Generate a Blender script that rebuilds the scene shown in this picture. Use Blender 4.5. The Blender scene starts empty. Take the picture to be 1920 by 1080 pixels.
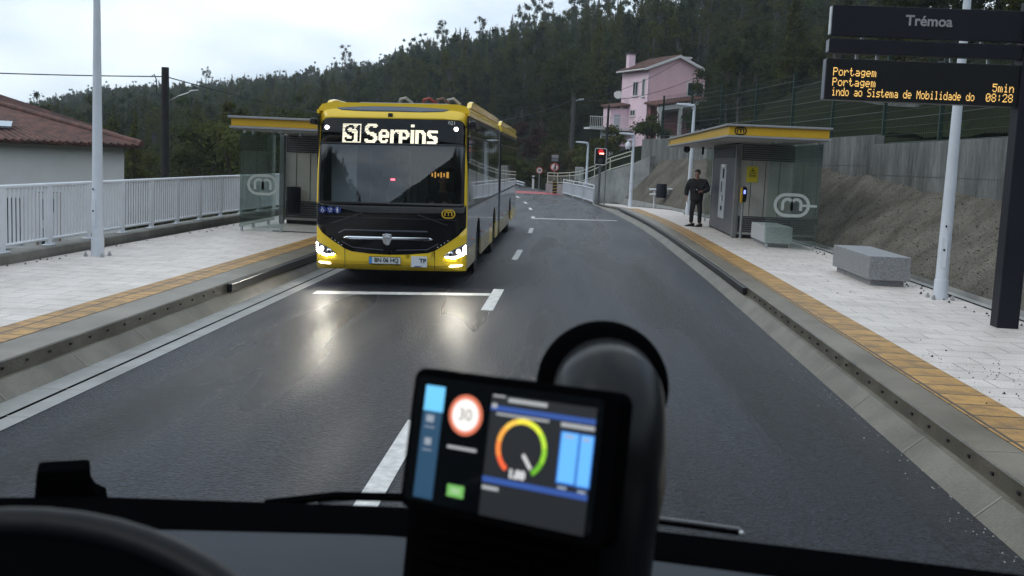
import bpy, bmesh, math, random
import numpy as np
from mathutils import Vector, Matrix
R = math.radians
rnd = random.Random(7)
S = bpy.context.scene
COL = S.collection

# ---------------------------------------------------------------- camera
cam_data = bpy.data.cameras.new("camera"); cam = bpy.data.objects.new("camera", cam_data); COL.objects.link(cam)
TH, YAW, ROLL = R(6.865), R(2.972), R(2.5)
def rz(v, a): return Vector((v[0]*math.cos(a)-v[1]*math.sin(a), v[0]*math.sin(a)+v[1]*math.cos(a), v[2]))
_r0 = rz((1, 0, 0), YAW); _f = rz((0, math.cos(TH), -math.sin(TH)), YAW); _u0 = rz((0, math.sin(TH), math.cos(TH)), YAW)
_cr = _r0*math.cos(ROLL)+_u0*math.sin(ROLL); _cu = -_r0*math.sin(ROLL)+_u0*math.cos(ROLL)
m = Matrix((_cr, _cu, -_f)).transposed().to_4x4(); m.translation = (0, 0, 2.12)
cam.matrix_world = m
cam_data.sensor_width = 36; cam_data.lens = 37.5; cam_data.clip_start = .02; cam_data.clip_end = 6000
cam_data.dof.use_dof = True; cam_data.dof.focus_distance = 19; cam_data.dof.aperture_fstop = 10
S.camera = cam

# ---------------------------------------------------------------- sky, sun, exposure
W = bpy.data.worlds.new("World"); S.world = W; W.use_nodes = True
SUN_EL, SUN_ROT = R(38), R(-115)
def build_world():
    nt = W.node_tree; nt.nodes.clear(); N = nt.nodes.new; L = nt.links.new
    out = N('ShaderNodeOutputWorld'); mix = N('ShaderNodeMixShader')
    sky = N('ShaderNodeTexSky'); sky.sky_type = 'NISHITA'; sky.sun_disc = False; sky.sun_elevation = SUN_EL; sky.sun_rotation = SUN_ROT
    b1 = N('ShaderNodeBackground'); b1.inputs[1].default_value = .1; L(sky.outputs[0], b1.inputs[0])
    tc = N('ShaderNodeTexCoord'); mp = N('ShaderNodeMapping'); mp.inputs['Scale'].default_value = (1, 1, 2.6)
    n1 = N('ShaderNodeTexNoise'); n1.inputs['Scale'].default_value = 2.1; n1.inputs['Detail'].default_value = 5; n1.inputs['Roughness'].default_value = .5
    L(tc.outputs['Generated'], mp.inputs[0]); L(mp.outputs[0], n1.inputs[0])
    cr = N('ShaderNodeValToRGB'); e = cr.color_ramp.elements
    e[0].position = .40; e[0].color = (.44, .55, .68, 1); e[1].position = .58; e[1].color = (.88, .96, 1.0, 1)
    L(n1.outputs[0], cr.inputs[0])
    b2 = N('ShaderNodeBackground'); b2.inputs[1].default_value = SKY_STRENGTH; L(cr.outputs[0], b2.inputs[0])
    mix.inputs[0].default_value = .9
    L(b1.outputs[0], mix.inputs[1]); L(b2.outputs[0], mix.inputs[2]); L(mix.outputs[0], out.inputs[0])
SKY_STRENGTH = 1.45
build_world()
sun_d = bpy.data.lights.new("sun", 'SUN'); sun = bpy.data.objects.new("sun", sun_d); COL.objects.link(sun)
sun_d.energy = .7; sun_d.angle = R(25); sun_d.color = (1, .97, .93)
sun.rotation_euler = (R(90)-SUN_EL, 0, math.pi-SUN_ROT)
S.view_settings.view_transform = 'Standard'; S.view_settings.look = 'None'; S.view_settings.exposure = 0; S.view_settings.gamma = 1
S.render.engine = 'CYCLES'
S.cycles.use_denoising = True; S.cycles.max_bounces = 8; S.cycles.transparent_max_bounces = 16
S.cycles.sample_clamp_indirect = 6; S.cycles.caustics_reflective = False; S.cycles.caustics_refractive = False

# ---------------------------------------------------------------- helpers
def tag(o, label=None, cat=None, group=None, kind=None):
    if label: o['label'] = label
    if cat: o['category'] = cat
    if group: o['group'] = group
    if kind: o['kind'] = kind
    return o
def empty(name, loc=(0, 0, 0), rot=(0, 0, 0), label=None, cat=None, group=None):
    o = bpy.data.objects.new(name, None); COL.objects.link(o); o.location = loc; o.rotation_euler = rot
    o.empty_display_size = .2
    return tag(o, label, cat, group)
def copy_tree(o, parent=None, depth=0):
    c = o.copy(); COL.objects.link(c)
    if parent: c.parent = parent
    for ch in [q for q in o.children]: copy_tree(ch, c, depth+1)
    return c

class MB:
    def __init__(s): s.v = []; s.f = []; s.m = []; s.uv = None
    def add(s, vs, fs, m=0, M=None):
        b = len(s.v)
        for p in vs: s.v.append(tuple(M @ Vector(p)) if M is not None else tuple(p))
        for f in fs: s.f.append([b+i for i in f]); s.m.append(m)
        return s
    def box(s, c, d, m=0, rot=(0, 0, 0)):
        x, y, z = d[0]/2, d[1]/2, d[2]/2
        vs = [(-x, -y, -z), (x, -y, -z), (x, y, -z), (-x, y, -z), (-x, -y, z), (x, -y, z), (x, y, z), (-x, y, z)]
        M = Matrix.Translation(c)
        if any(rot):
            from mathutils import Euler
            M = M @ Euler(rot).to_matrix().to_4x4()
        return s.add(vs, [(0, 3, 2, 1), (4, 5, 6, 7), (0, 1, 5, 4), (1, 2, 6, 5), (2, 3, 7, 6), (3, 0, 4, 7)], m, M)
    def bb(s, a, b, m=0):
        return s.box([(a[i]+b[i])/2 for i in range(3)], [abs(b[i]-a[i]) for i in range(3)], m)
    def prism(s, poly, axis, a, b, m=0, M=None):
        n = len(poly)
        def pt(p, t): return {'x': (t, p[0], p[1]), 'y': (p[0], t, p[1]), 'z': (p[0], p[1], t)}[axis]
        vs = [pt(p, a) for p in poly]+[pt(p, b) for p in poly]
        fs = [list(range(n)), list(range(2*n-1, n-1, -1))]+[(i, i+n, (i+1) % n+n, (i+1) % n) for i in range(n)]
        return s.add(vs, fs, m, M)
    def tube(s, pts, r, seg=10, m=0, caps=True):
        pts = [Vector(p) for p in pts]; n = len(pts)
        rs = r if isinstance(r, (list, tuple)) else [r]*n
        vs = []; prev = None
        for i, p in enumerate(pts):
            t = (pts[min(i+1, n-1)]-pts[max(i-1, 0)]).normalized()
            if prev is None:
                a = Vector((0, 0, 1)) if abs(t.z) < .9 else Vector((1, 0, 0)); u = t.cross(a).normalized()
            else:
                u = (prev-t*prev.dot(t)).normalized()
            prev = u; w = t.cross(u)
            for k in range(seg):
                an = 2*math.pi*k/seg; vs.append(p+(u*math.cos(an)+w*math.sin(an))*rs[i])
        fs = []
        for i in range(n-1):
            for k in range(seg):
                k2 = (k+1) % seg; fs.append((i*seg+k, i*seg+k2, (i+1)*seg+k2, (i+1)*seg+k))
        if caps: fs += [list(range(seg-1, -1, -1)), [(n-1)*seg+k for k in range(seg)]]
        return s.add(vs, fs, m)
    def lathe(s, prof, seg=24, m=0, M=None):   # prof of (r,z) about z
        vs = []; n = len(prof)
        for r_, z in prof:
            for k in range(seg):
                a = 2*math.pi*k/seg; vs.append((r_*math.cos(a), r_*math.sin(a), z))
        fs = [(i*seg+k, i*seg+(k+1) % seg, (i+1)*seg+(k+1) % seg, (i+1)*seg+k) for i in range(n-1) for k in range(seg)]
        fs += [list(range(seg-1, -1, -1)), [(n-1)*seg+k for k in range(seg)]]
        return s.add(vs, fs, m, M)
    def ball(s, c, r, m=0, seg=12, ring=8):
        r = r if isinstance(r, (tuple, list)) else (r, r, r)
        prof = [(max(1e-4, math.sin(math.pi*i/ring)), -math.cos(math.pi*i/ring)) for i in range(ring+1)]
        M = Matrix.Translation(c) @ Matrix.Diagonal((r[0], r[1], r[2], 1))
        return s.lathe(prof, seg, m, M)
    def quad(s, a, b, c, d, m=0): return s.add([a, b, c, d], [(0, 1, 2, 3)], m)
    def build(s, name, mats, parent=None, bevel=0, smooth=False, seg=2, weld=False):
        me = bpy.data.meshes.new(name); me.from_pydata(s.v, [], s.f)
        if not isinstance(mats, (list, tuple)): mats = [mats]
        for q in mats: me.materials.append(q)
        if len(mats) > 1: me.polygons.foreach_set('material_index', s.m)
        if s.uv:
            l = me.uv_layers.new(name='UVMap')
            for lp in me.loops: l.data[lp.index].uv = s.uv[lp.vertex_index]
        bm = bmesh.new(); bm.from_mesh(me)
        if weld: bmesh.ops.remove_doubles(bm, verts=bm.verts, dist=1e-5)
        bmesh.ops.recalc_face_normals(bm, faces=bm.faces) if s.uv is None else None
        bm.to_mesh(me); bm.free()
        o = bpy.data.objects.new(name, me); COL.objects.link(o)
        if parent: o.parent = parent
        if smooth:
            me.shade_smooth()
            try: me.set_sharp_from_angle(angle=R(smooth if smooth is not True else 35))
            except Exception: pass
        if bevel:
            bv = o.modifiers.new('bevel', 'BEVEL'); bv.width = bevel; bv.segments = seg; bv.limit_method = 'ANGLE'; bv.angle_limit = R(40)
        return o

def text_mesh(name, s, size, mtl, parent=None, M=None, bold=0, ext=.002, align='CENTER', sx=1):
    c = bpy.data.curves.new(name, 'FONT'); c.body = s; c.size = size; c.extrude = ext; c.align_x = align; c.align_y = 'CENTER'; c.offset = bold
    c.resolution_u = 3
    t = bpy.data.objects.new(name, c); COL.objects.link(t)
    dg = bpy.context.evaluated_depsgraph_get(); me = bpy.data.meshes.new_from_object(t.evaluated_get(dg))
    bpy.data.objects.remove(t); bpy.data.curves.remove(c)
    me.name = name
    if sx != 1: me.transform(Matrix.Diagonal((sx, 1, 1, 1)))
    if M is not None: me.transform(M)
    me.materials.clear(); me.materials.append(mtl)
    o = bpy.data.objects.new(name, me); COL.objects.link(o)
    if parent: o.parent = parent
    return o
FACE = Matrix.Rotation(R(90), 4, 'X')                     # text plane turned to face -y
def face_at(x, y, z, M2=None): return Matrix.Translation((x, y, z)) @ (M2 or Matrix()) @ FACE

def bake(o):                                              # modifiers to plain mesh
    dg = bpy.context.evaluated_depsgraph_get(); me = bpy.data.meshes.new_from_object(o.evaluated_get(dg))
    o.modifiers.clear(); o.data = me; return o

# ---------------------------------------------------------------- materials
def mat(name, c, rough=.5, metal=0, var=0, vs=4., bump=0, bs=40., spec=.5, rvar=0, emis=0, coat=0, c2=None, stretch=None, detail=4, uv=False, ecol=None, speck=None):
    M = bpy.data.materials.new(name); M.use_nodes = True; nt = M.node_tree; N = nt.nodes.new; L = nt.links.new
    b = nt.nodes['Principled BSDF']
    b.inputs['Base Color'].default_value = (*c, 1); b.inputs['Roughness'].default_value = rough; b.inputs['Metallic'].default_value = metal
    b.inputs['Specular IOR Level'].default_value = spec; b.inputs['Coat Weight'].default_value = coat; b.inputs['Coat Roughness'].default_value = .06
    if emis:
        b.inputs['Emission Color'].default_value = (*(ecol or c), 1); b.inputs['Emission Strength'].default_value = emis
    if var or bump or rvar or c2:
        tc = N('ShaderNodeTexCoord'); src = tc.outputs['UV' if uv else 'Object']
        if stretch:
            mp = N('ShaderNodeMapping'); mp.inputs['Scale'].default_value = stretch; L(src, mp.inputs[0]); src = mp.outputs[0]
        if var or rvar or c2:
            n = N('ShaderNodeTexNoise'); n.inputs['Scale'].default_value = vs; n.inputs['Detail'].default_value = detail; n.inputs['Roughness'].default_value = .62
            L(src, n.inputs[0])
            if var or c2:
                cr = N('ShaderNodeValToRGB'); e = cr.color_ramp.elements; e[0].position = .34; e[1].position = .66
                lo = c2 if c2 else tuple(max(0, x*(1-var)) for x in c); hi = c if c2 else tuple(min(1, x*(1+var)) for x in c)
                e[0].color = (*lo, 1); e[1].color = (*hi, 1); L(n.outputs[0], cr.inputs[0]); L(cr.outputs[0], b.inputs['Base Color'])
            if rvar:
                mr = N('ShaderNodeMapRange'); mr.inputs[1].default_value = .35; mr.inputs[2].default_value = .65
                mr.inputs[3].default_value = max(0, rough-rvar); mr.inputs[4].default_value = min(1, rough+rvar)
                L(n.outputs[0], mr.inputs[0]); L(mr.outputs[0], b.inputs['Roughness'])
        if speck:
            n3 = N('ShaderNodeTexNoise'); n3.inputs['Scale'].default_value = speck[0]; n3.inputs['Detail'].default_value = 6; n3.inputs['Roughness'].default_value = .8; L(src, n3.inputs[0])
            c3 = N('ShaderNodeValToRGB'); e = c3.color_ramp.elements; e[0].position = .38; e[0].color = (speck[1],)*3+(1,); e[1].position = .62; e[1].color = (speck[2],)*3+(1,); L(n3.outputs[0], c3.inputs[0])
            mm = N('ShaderNodeMix'); mm.data_type = 'RGBA'; mm.blend_type = 'MULTIPLY'; mm.inputs[0].default_value = 1
            if b.inputs['Base Color'].links: L(b.inputs['Base Color'].links[0].from_socket, mm.inputs[6])
            else: mm.inputs[6].default_value = (*c, 1)
            L(c3.outputs[0], mm.inputs[7]); L(mm.outputs[2], b.inputs['Base Color'])
        if bump:
            n2 = N('ShaderNodeTexNoise'); n2.inputs['Scale'].default_value = bs; n2.inputs['Detail'].default_value = 4
            L(src, n2.inputs[0]); bp = N('ShaderNodeBump'); bp.inputs['Strength'].default_value = bump; bp.inputs['Distance'].default_value = .02
            L(n2.outputs[0], bp.inputs['Height']); L(bp.outputs[0], b.inputs['Normal'])
    return M

def glass(name, tint=(.8, .85, .84), f0=.04, ior=1.5, rough=.01, dirt=.0, dirtc=(.4, .42, .42)):
    M = bpy.data.materials.new(name); M.use_nodes = True; nt = M.node_tree; N = nt.nodes.new; L = nt.links.new
    nt.nodes.clear(); out = N('ShaderNodeOutputMaterial'); tr = N('ShaderNodeBsdfTransparent'); gl = N('ShaderNodeBsdfGlossy')
    tr.inputs[0].default_value = (*tint, 1); gl.inputs['Roughness'].default_value = rough; gl.inputs[0].default_value = (.95, .97, 1, 1)
    fr = N('ShaderNodeFresnel'); ge = N('ShaderNodeNewGeometry'); im = N('ShaderNodeMapRange'); im.inputs[3].default_value = ior; im.inputs[4].default_value = 1/ior
    L(ge.outputs['Backfacing'], im.inputs[0]); L(im.outputs[0], fr.inputs[0]); mx = N('ShaderNodeMixShader')
    L(fr.outputs[0], mx.inputs[0]); L(tr.outputs[0], mx.inputs[1]); L(gl.outputs[0], mx.inputs[2])
    last = mx.outputs[0]
    if dirt:
        df = N('ShaderNodeBsdfDiffuse'); df.inputs[0].default_value = (*dirtc, 1)
        tc = N('ShaderNodeTexCoord'); n = N('ShaderNodeTexNoise'); n.inputs['Scale'].default_value = 1.5; n.inputs['Detail'].default_value = 6
        L(tc.outputs['Object'], n.inputs[0]); mr = N('ShaderNodeMapRange'); mr.inputs[1].default_value = .3; mr.inputs[2].default_value = .7
        mr.inputs[3].default_value = dirt*.5; mr.inputs[4].default_value = dirt*1.5; L(n.outputs[0], mr.inputs[0])
        m2 = N('ShaderNodeMixShader'); L(mr.outputs[0], m2.inputs[0]); L(last, m2.inputs[1]); L(df.outputs[0], m2.inputs[2]); last = m2.outputs[0]
    L(last, out.inputs[0]); return M

def emit(name, c, s):
    return mat(name, tuple(x*.3 for x in c), .5, emis=s, ecol=c)

def asphalt_mat():
    M = bpy.data.materials.new('wet asphalt'); M.use_nodes = True; nt = M.node_tree; N = nt.nodes.new; L = nt.links.new
    b = nt.nodes['Principled BSDF']; tc = N('ShaderNodeTexCoord'); o = tc.outputs['Object']
    def noise(sc, det=3, ro=.6):
        n = N('ShaderNodeTexNoise'); n.inputs['Scale'].default_value = sc; n.inputs['Detail'].default_value = det; n.inputs['Roughness'].default_value = ro; L(o, n.inputs[0]); return n.outputs[0]
    def ramp(src, p0, c0, p1, c1):
        r = N('ShaderNodeValToRGB'); e = r.color_ramp.elements; e[0].position = p0; e[0].color = (*c0, 1); e[1].position = p1; e[1].color = (*c1, 1); L(src, r.inputs[0]); return r.outputs[0]
    mp = N('ShaderNodeMapping'); mp.inputs['Scale'].default_value = (1, .10, 1); L(o, mp.inputs[0])
    big = N('ShaderNodeTexNoise'); big.inputs['Scale'].default_value = .8; big.inputs['Detail'].default_value = 2.2; L(mp.outputs[0], big.inputs[0])
    v = N('ShaderNodeTexVoronoi'); v.inputs['Scale'].default_value = 42; L(o, v.inputs[0])
    g = ramp(v.outputs['Color'], .1, (.0012, .0013, .0018), .95, (.040, .043, .054))
    d = ramp(big.outputs[0], .35, (.62, .63, .66), .68, (1.15, 1.15, 1.18))
    mx = N('ShaderNodeMix'); mx.data_type = 'RGBA'; mx.blend_type = 'MULTIPLY'; mx.inputs[0].default_value = 1; L(g, mx.inputs[6]); L(d, mx.inputs[7])
    sp = ramp(noise(24, 8, .85), .40, (.22, .22, .24), .64, (1.9, 1.9, 2.0))
    m3 = N('ShaderNodeMix'); m3.data_type = 'RGBA'; m3.blend_type = 'MULTIPLY'; m3.inputs[0].default_value = 1; L(mx.outputs[2], m3.inputs[6]); L(sp, m3.inputs[7])
    L(m3.outputs[2], b.inputs['Base Color'])
    mr = N('ShaderNodeMapRange'); mr.inputs[1].default_value = .28; mr.inputs[2].default_value = .70; mr.inputs[3].default_value = .17; mr.inputs[4].default_value = .46; mr.interpolation_type = 'SMOOTHSTEP'
    L(big.outputs[0], mr.inputs[0]); L(mr.outputs[0], b.inputs['Roughness']); b.inputs['Specular IOR Level'].default_value = .30; b.inputs['Specular Tint'].default_value = (.80, .90, 1.0, 1)
    bp = N('ShaderNodeBump'); bp.inputs['Strength'].default_value = 1; bp.inputs['Distance'].default_value = .012
    L(v.outputs['Distance'], bp.inputs['Height'])
    b2 = N('ShaderNodeBump'); b2.inputs['Strength'].default_value = .7; b2.inputs['Distance'].default_value = .035; L(noise(30, 6, .8), b2.inputs['Height']); L(bp.outputs[0], b2.inputs['Normal'])
    L(b2.outputs[0], b.inputs['Normal'])
    return M

def tile_mat(name, c, mortar, bw, bh, rough=.55, var=.12, dots=False, msize=.012, grit=.25):
    M = bpy.data.materials.new(name); M.use_nodes = True; nt = M.node_tree; N = nt.nodes.new; L = nt.links.new
    b = nt.nodes['Principled BSDF']; tc = N('ShaderNodeTexCoord'); uv = tc.outputs['UV']
    br = N('ShaderNodeTexBrick'); br.inputs['Scale'].default_value = 1; br.inputs['Brick Width'].default_value = bw; br.inputs['Row Height'].default_value = bh
    br.inputs['Mortar Size'].default_value = msize; br.inputs['Mortar Smooth'].default_value = .3; br.inputs['Bias'].default_value = 0
    br.offset = 0 if dots else .5
    br.inputs['Color1'].default_value = (*[x*(1-var) for x in c], 1); br.inputs['Color2'].default_value = (*[min(1, x*(1+var)) for x in c], 1); br.inputs['Mortar'].default_value = (*mortar, 1)
    L(uv, br.inputs[0])
    n = N('ShaderNodeTexNoise'); n.inputs['Scale'].default_value = 1.6; n.inputs['Detail'].default_value = 7; n.inputs['Roughness'].default_value = .7; L(uv, n.inputs[0])
    r = N('ShaderNodeValToRGB'); e = r.color_ramp.elements; e[0].position = .3; e[0].color = (.76, .75, .73, 1); e[1].position = .62; e[1].color = (1.05, 1.05, 1.05, 1); L(n.outputs[0], r.inputs[0])
    g = N('ShaderNodeTexNoise'); g.inputs['Scale'].default_value = 60; g.inputs['Detail'].default_value = 3; L(uv, g.inputs[0])
    r2 = N('ShaderNodeValToRGB'); e = r2.color_ramp.elements; e[0].position = .35; e[0].color = (1-grit, 1-grit, 1-grit, 1); e[1].position = .6; e[1].color = (1.05, 1.05, 1.05, 1); L(g.outputs[0], r2.inputs[0])
    m1 = N('ShaderNodeMix'); m1.data_type = 'RGBA'; m1.blend_type = 'MULTIPLY'; m1.inputs[0].default_value = 1; L(br.outputs[0], m1.inputs[6]); L(r.outputs[0], m1.inputs[7])
    m2 = N('ShaderNodeMix'); m2.data_type = 'RGBA'; m2.blend_type = 'MULTIPLY'; m2.inputs[0].default_value = 1; L(m1.outputs[2], m2.inputs[6]); L(r2.outputs[0], m2.inputs[7])
    L(m2.outputs[2], b.inputs['Base Color']); b.inputs['Roughness'].default_value = rough
    bp = N('ShaderNodeBump'); bp.inputs['Strength'].default_value = .5; bp.inputs['Distance'].default_value = .01
    if dots:
        sep = N('ShaderNodeSeparateXYZ'); L(uv, sep.inputs[0]); fs = []
        for k in (0, 1):
            a = N('ShaderNodeMath'); a.operation = 'MULTIPLY'; a.inputs[1].default_value = 2*math.pi/.0667; L(sep.outputs[k], a.inputs[0])
            s_ = N('ShaderNodeMath'); s_.operation = 'SINE'; L(a.outputs[0], s_.inputs[0]); fs.append(s_.outputs[0])
        p = N('ShaderNodeMath'); p.operation = 'ADD'; L(fs[0], p.inputs[0]); L(fs[1], p.inputs[1])
        q = N('ShaderNodeMapRange'); q.inputs[1].default_value = .7; q.inputs[2].default_value = 1.4; L(p.outputs[0], q.inputs[0]); L(q.outputs[0], bp.inputs['Height'])
        # dirt gathers between the studs and along the joints
        nd = N('ShaderNodeTexNoise'); nd.inputs['Scale'].default_value = 5; nd.inputs['Detail'].default_value = 5; L(uv, nd.inputs[0])
        rd = N('ShaderNodeMapRange'); rd.inputs[1].default_value = .45; rd.inputs[2].default_value = .7; rd.inputs[3].default_value = 0; rd.inputs[4].default_value = .75; L(nd.outputs[0], rd.inputs[0])
        m3 = N('ShaderNodeMix'); m3.data_type = 'RGBA'; L(rd.outputs[0], m3.inputs[0]); L(m2.outputs[2], m3.inputs[6]); m3.inputs[7].default_value = (.11, .07, .035, 1)
        L(m3.outputs[2], b.inputs['Base Color'])
    else:
        L(br.outputs['Fac'], bp.inputs['Height']); bp.invert = True
    b2 = N('ShaderNodeBump'); b2.inputs['Strength'].default_value = .35; b2.inputs['Distance'].default_value = .006; L(g.outputs[0], b2.inputs['Height']); L(bp.outputs[0], b2.inputs['Normal'])
    L(b2.outputs[0], b.inputs['Normal'])
    return M

def leaf_mat(name, dark, light, rough=.55):
    M = bpy.data.materials.new(name); M.use_nodes = True; nt = M.node_tree; N = nt.nodes.new; L = nt.links.new
    nt.nodes.clear(); out = N('ShaderNodeOutputMaterial'); b = N('ShaderNodeBsdfDiffuse'); tl = N('ShaderNodeBsdfTranslucent'); mxs = N('ShaderNodeMixShader'); mxs.inputs[0].default_value = .38
    L(b.outputs[0], mxs.inputs[1]); L(tl.outputs[0], mxs.inputs[2]); L(mxs.outputs[0], out.inputs[0]); tc = N('ShaderNodeTexCoord'); oi = N('ShaderNodeObjectInfo')
    n = N('ShaderNodeTexNoise'); n.inputs['Scale'].default_value = .8; n.inputs['Detail'].default_value = 4; L(tc.outputs['Object'], n.inputs[0])
    ad = N('ShaderNodeMath'); ad.operation = 'MULTIPLY_ADD'; ad.inputs[1].default_value = .5; L(oi.outputs['Random'], ad.inputs[0])
    sb = N('ShaderNodeMath'); sb.operation = 'SUBTRACT'; sb.inputs[1].default_value = .25; L(n.outputs[0], sb.inputs[0]); L(sb.outputs[0], ad.inputs[2])
    r = N('ShaderNodeValToRGB'); e = r.color_ramp.elements; e[0].position = .2; e[0].color = (*dark, 1); e[1].position = .75; e[1].color = (*light, 1); L(ad.outputs[0], r.inputs[0])
    L(r.outputs[0], b.inputs[0]); L(r.outputs[0], tl.inputs[0])
    return M

m_asph = asphalt_mat()
m_tile = tile_mat('white stone paving', (.70, .635, .595), (.34, .32, .305), .6, .4, rough=.5, var=.03, msize=.009)
m_tact = tile_mat('tactile yellow paving', (.47, .255, .062), (.07, .045, .025), .46, .40, rough=.5, var=.12, dots=True, msize=.018, grit=.2)
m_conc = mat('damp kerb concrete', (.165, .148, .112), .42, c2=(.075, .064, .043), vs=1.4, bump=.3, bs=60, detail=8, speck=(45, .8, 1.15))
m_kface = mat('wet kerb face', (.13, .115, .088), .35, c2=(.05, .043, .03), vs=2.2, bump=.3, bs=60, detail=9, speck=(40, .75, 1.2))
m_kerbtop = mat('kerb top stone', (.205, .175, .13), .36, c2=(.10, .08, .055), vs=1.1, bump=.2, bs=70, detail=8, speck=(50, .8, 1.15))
m_gutter = mat('gutter concrete', (.34, .34, .33), .42, c2=(.22, .22, .21), vs=1.8, bump=.25, bs=70, detail=7)
m_dark = mat('slot black', (.008, .008, .009), .5)
m_rubber = mat('black rubber', (.012, .012, .013), .35, bump=.1)
m_wall = mat('stained concrete wall', (.20, .21, .205), .8, c2=(.075, .08, .077), vs=1.1, bump=.35, bs=25, stretch=(1.6, 1.6, .3), detail=8, spec=.1, speck=(9, .75, 1.2))
m_lowwall = mat('low wall concrete', (.20, .195, .175), .65, c2=(.10, .095, .08), vs=1.2, bump=.3, bs=40, detail=8)
m_shot = mat('sprayed gravelly earth', (.165, .152, .130), .95, c2=(.085, .077, .064), vs=1.1, bump=1.0, bs=34, detail=14, spec=.03, speck=(48, .35, 1.6))
m_paint = mat('road paint', (.72, .72, .70), .45, c2=(.42, .42, .41), vs=9, bump=.4, bs=90, detail=6)
m_red = mat('red road surface', (.36, .04, .05), .5, var=.25, vs=3, bump=.4, bs=60)
m_white = mat('white painted metal', (.66, .69, .74), .35, var=.06, vs=2)
m_lampw = mat('lamp post grey white', (.60, .65, .72), .33, var=.05, vs=2)
m_galv = mat('galvanised steel', (.45, .47, .49), .38, .75, var=.15, vs=8)
m_grey = mat('grey metal', (.20, .205, .21), .4, .2, var=.08, vs=3)
m_panelgrey = mat('cabinet panel', (.50, .49, .46), .45, .1, var=.05, vs=2)
m_trimgrey = mat('roof trim', (.30, .31, .325), .4, .3)
m_anth = mat('anthracite paint', (.010, .012, .018), .5, var=.1, vs=4, spec=.2)
m_tvm = mat('ticket machine paint', (.050, .053, .066), .38, var=.1, vs=2)
m_yel = mat('yellow fascia', (.56, .335, .012), .4, var=.05, vs=2)
m_soffit = mat('roof soffit', (.30, .305, .31), .5)
m_glass = glass('shelter glass', (.82, .87, .85), dirt=.05, dirtc=(.22, .25, .24))
m_frost = mat('frosted glass marking', (.40, .44, .42), .7)
m_black = mat('matt black', (.004, .004, .005), .6, spec=.2)
m_granite = mat('grey granite', (.30, .31, .325), .6, c2=(.15, .155, .165), vs=42, bump=.25, bs=90, detail=8)
m_granite2 = mat('pale granite', (.50, .52, .54), .55, c2=(.38, .40, .42), vs=22, bump=.1, bs=90, detail=8)
m_green = mat('green coated steel', (.005, .022, .016), .5, spec=.3)
m_mesh = None
# ---------------------------------------------------------------- the lie of the land
def D(y): return .00175*max(0., y-28.)**2                  # the road bends to the left beyond y = 28
def kerbR(y): return float(np.interp(y, [20, 44, 75], [2.65, 2.42, 2.25]))
def footR(y): return float(np.interp(y, [26, 40, 54, 62, 80], [6.15, 5.43, 4.15, 3.5, 3.2]))
def wallR(y): return footR(y)+float(np.interp(y, [20, 54, 66], [1.9, 1.75, .6]))
WSTEP = [(-16, 2.3), (-7.5, 2.3), (11.8, 2.6), (20.2, 2.93), (28.8, 3.16), (37.2, 3.38), (45.6, 3.62), (54, 3.62)]
def walltop(y):
    z = 2.3
    for y0, h in WSTEP:
        if y >= y0: z = h
    return z
AZ = [-180, -172, -165, -160, -153, -120, -60, -29, -24, -20, -15, -10, -5, 0, 3, 6, 10, 14, 20, 30, 60, 120, 150, 170, 175, 180]
EL = [20, 11, 4.5, 10, 24, 16, 2, 1.25, 2.75, 3.3, 4.1, 5.3, 6.6, 8.0, 8.6, 9.6, 11.2, 12.6, 14.3, 15, 15, 15, 24, 26, 25, 20]
RD = [170, 190, 200, 160, 110, 150, 420, 450, 430, 420, 390, 330, 270, 225, 205, 190, 165, 145, 125, 115, 110, 110, 110, 120, 150, 170]
R0 = [70, 70, 70, 50, 40, 50, 90, 95, 95, 95, 92, 90, 90, 92, 90, 75, 48, 38, 27, 20, 13, 20, 30, 45, 60, 70]
Z0 = [-.4, -.4, -.4, -1, -2, -3, -3, -4, -4, -4, -3.5, -2, -1, 1.5, 3, 3.2, 3.2, 3.2, 3.0, 2.6, 2.3, 2, 1, 0, -.4, -.4]
THT = [8, 8, 8, 8, 8, 8, 8, 8, 8.5, 9, 9, 9, 9, 9, 9, 9, 9, 9, 9, 9, 9, 8, 8, 8, 8, 8]
def hill(x, y):
    az = math.degrees(math.atan2(x, y)); r = math.hypot(x, y)
    f = lambda T: float(np.interp(az, AZ, T))
    rd, r0, z0 = f(RD), f(R0), f(Z0)
    zr = 2.12+rd*math.tan(R(f(EL)))-f(THT)
    t = (r-r0)/(rd-r0)
    if t < 0: return z0
    w = .9*math.sin(x*.071+1)*math.cos(y*.053)+.6*math.sin(x*.15-y*.11)
    if t <= 1: return z0+(zr-z0)*t+w*min(1, t*3)
    return max(z0, zr-(r-rd)*.22)+w
def ground_z(x, y):
    h = hill(x, y)
    if -60 < y < 135:
        lat = x+D(y)
        if -9.0 <= lat <= 8.7 and y < 62: return -.45
        if y >= 62 and -9 <= lat <= 4.0: return -.45
        if lat < -9.0:
            k = min(1, (-9.0-lat)/2.2); return -.45+(min(h, -3.0) if h < 0 else -3.0)*k+.45*k if lat > -13 else min(h, 40)
        if y < 62:
            base = walltop(y)-.10+min(3, max(0, lat-9))*.25
            return max(base, h)
        b = min((lat-4.0)*.38, 5.2); return max(-.45+b, min(h, -.45+b+max(0, y-108)*.5))
    return h
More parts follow.
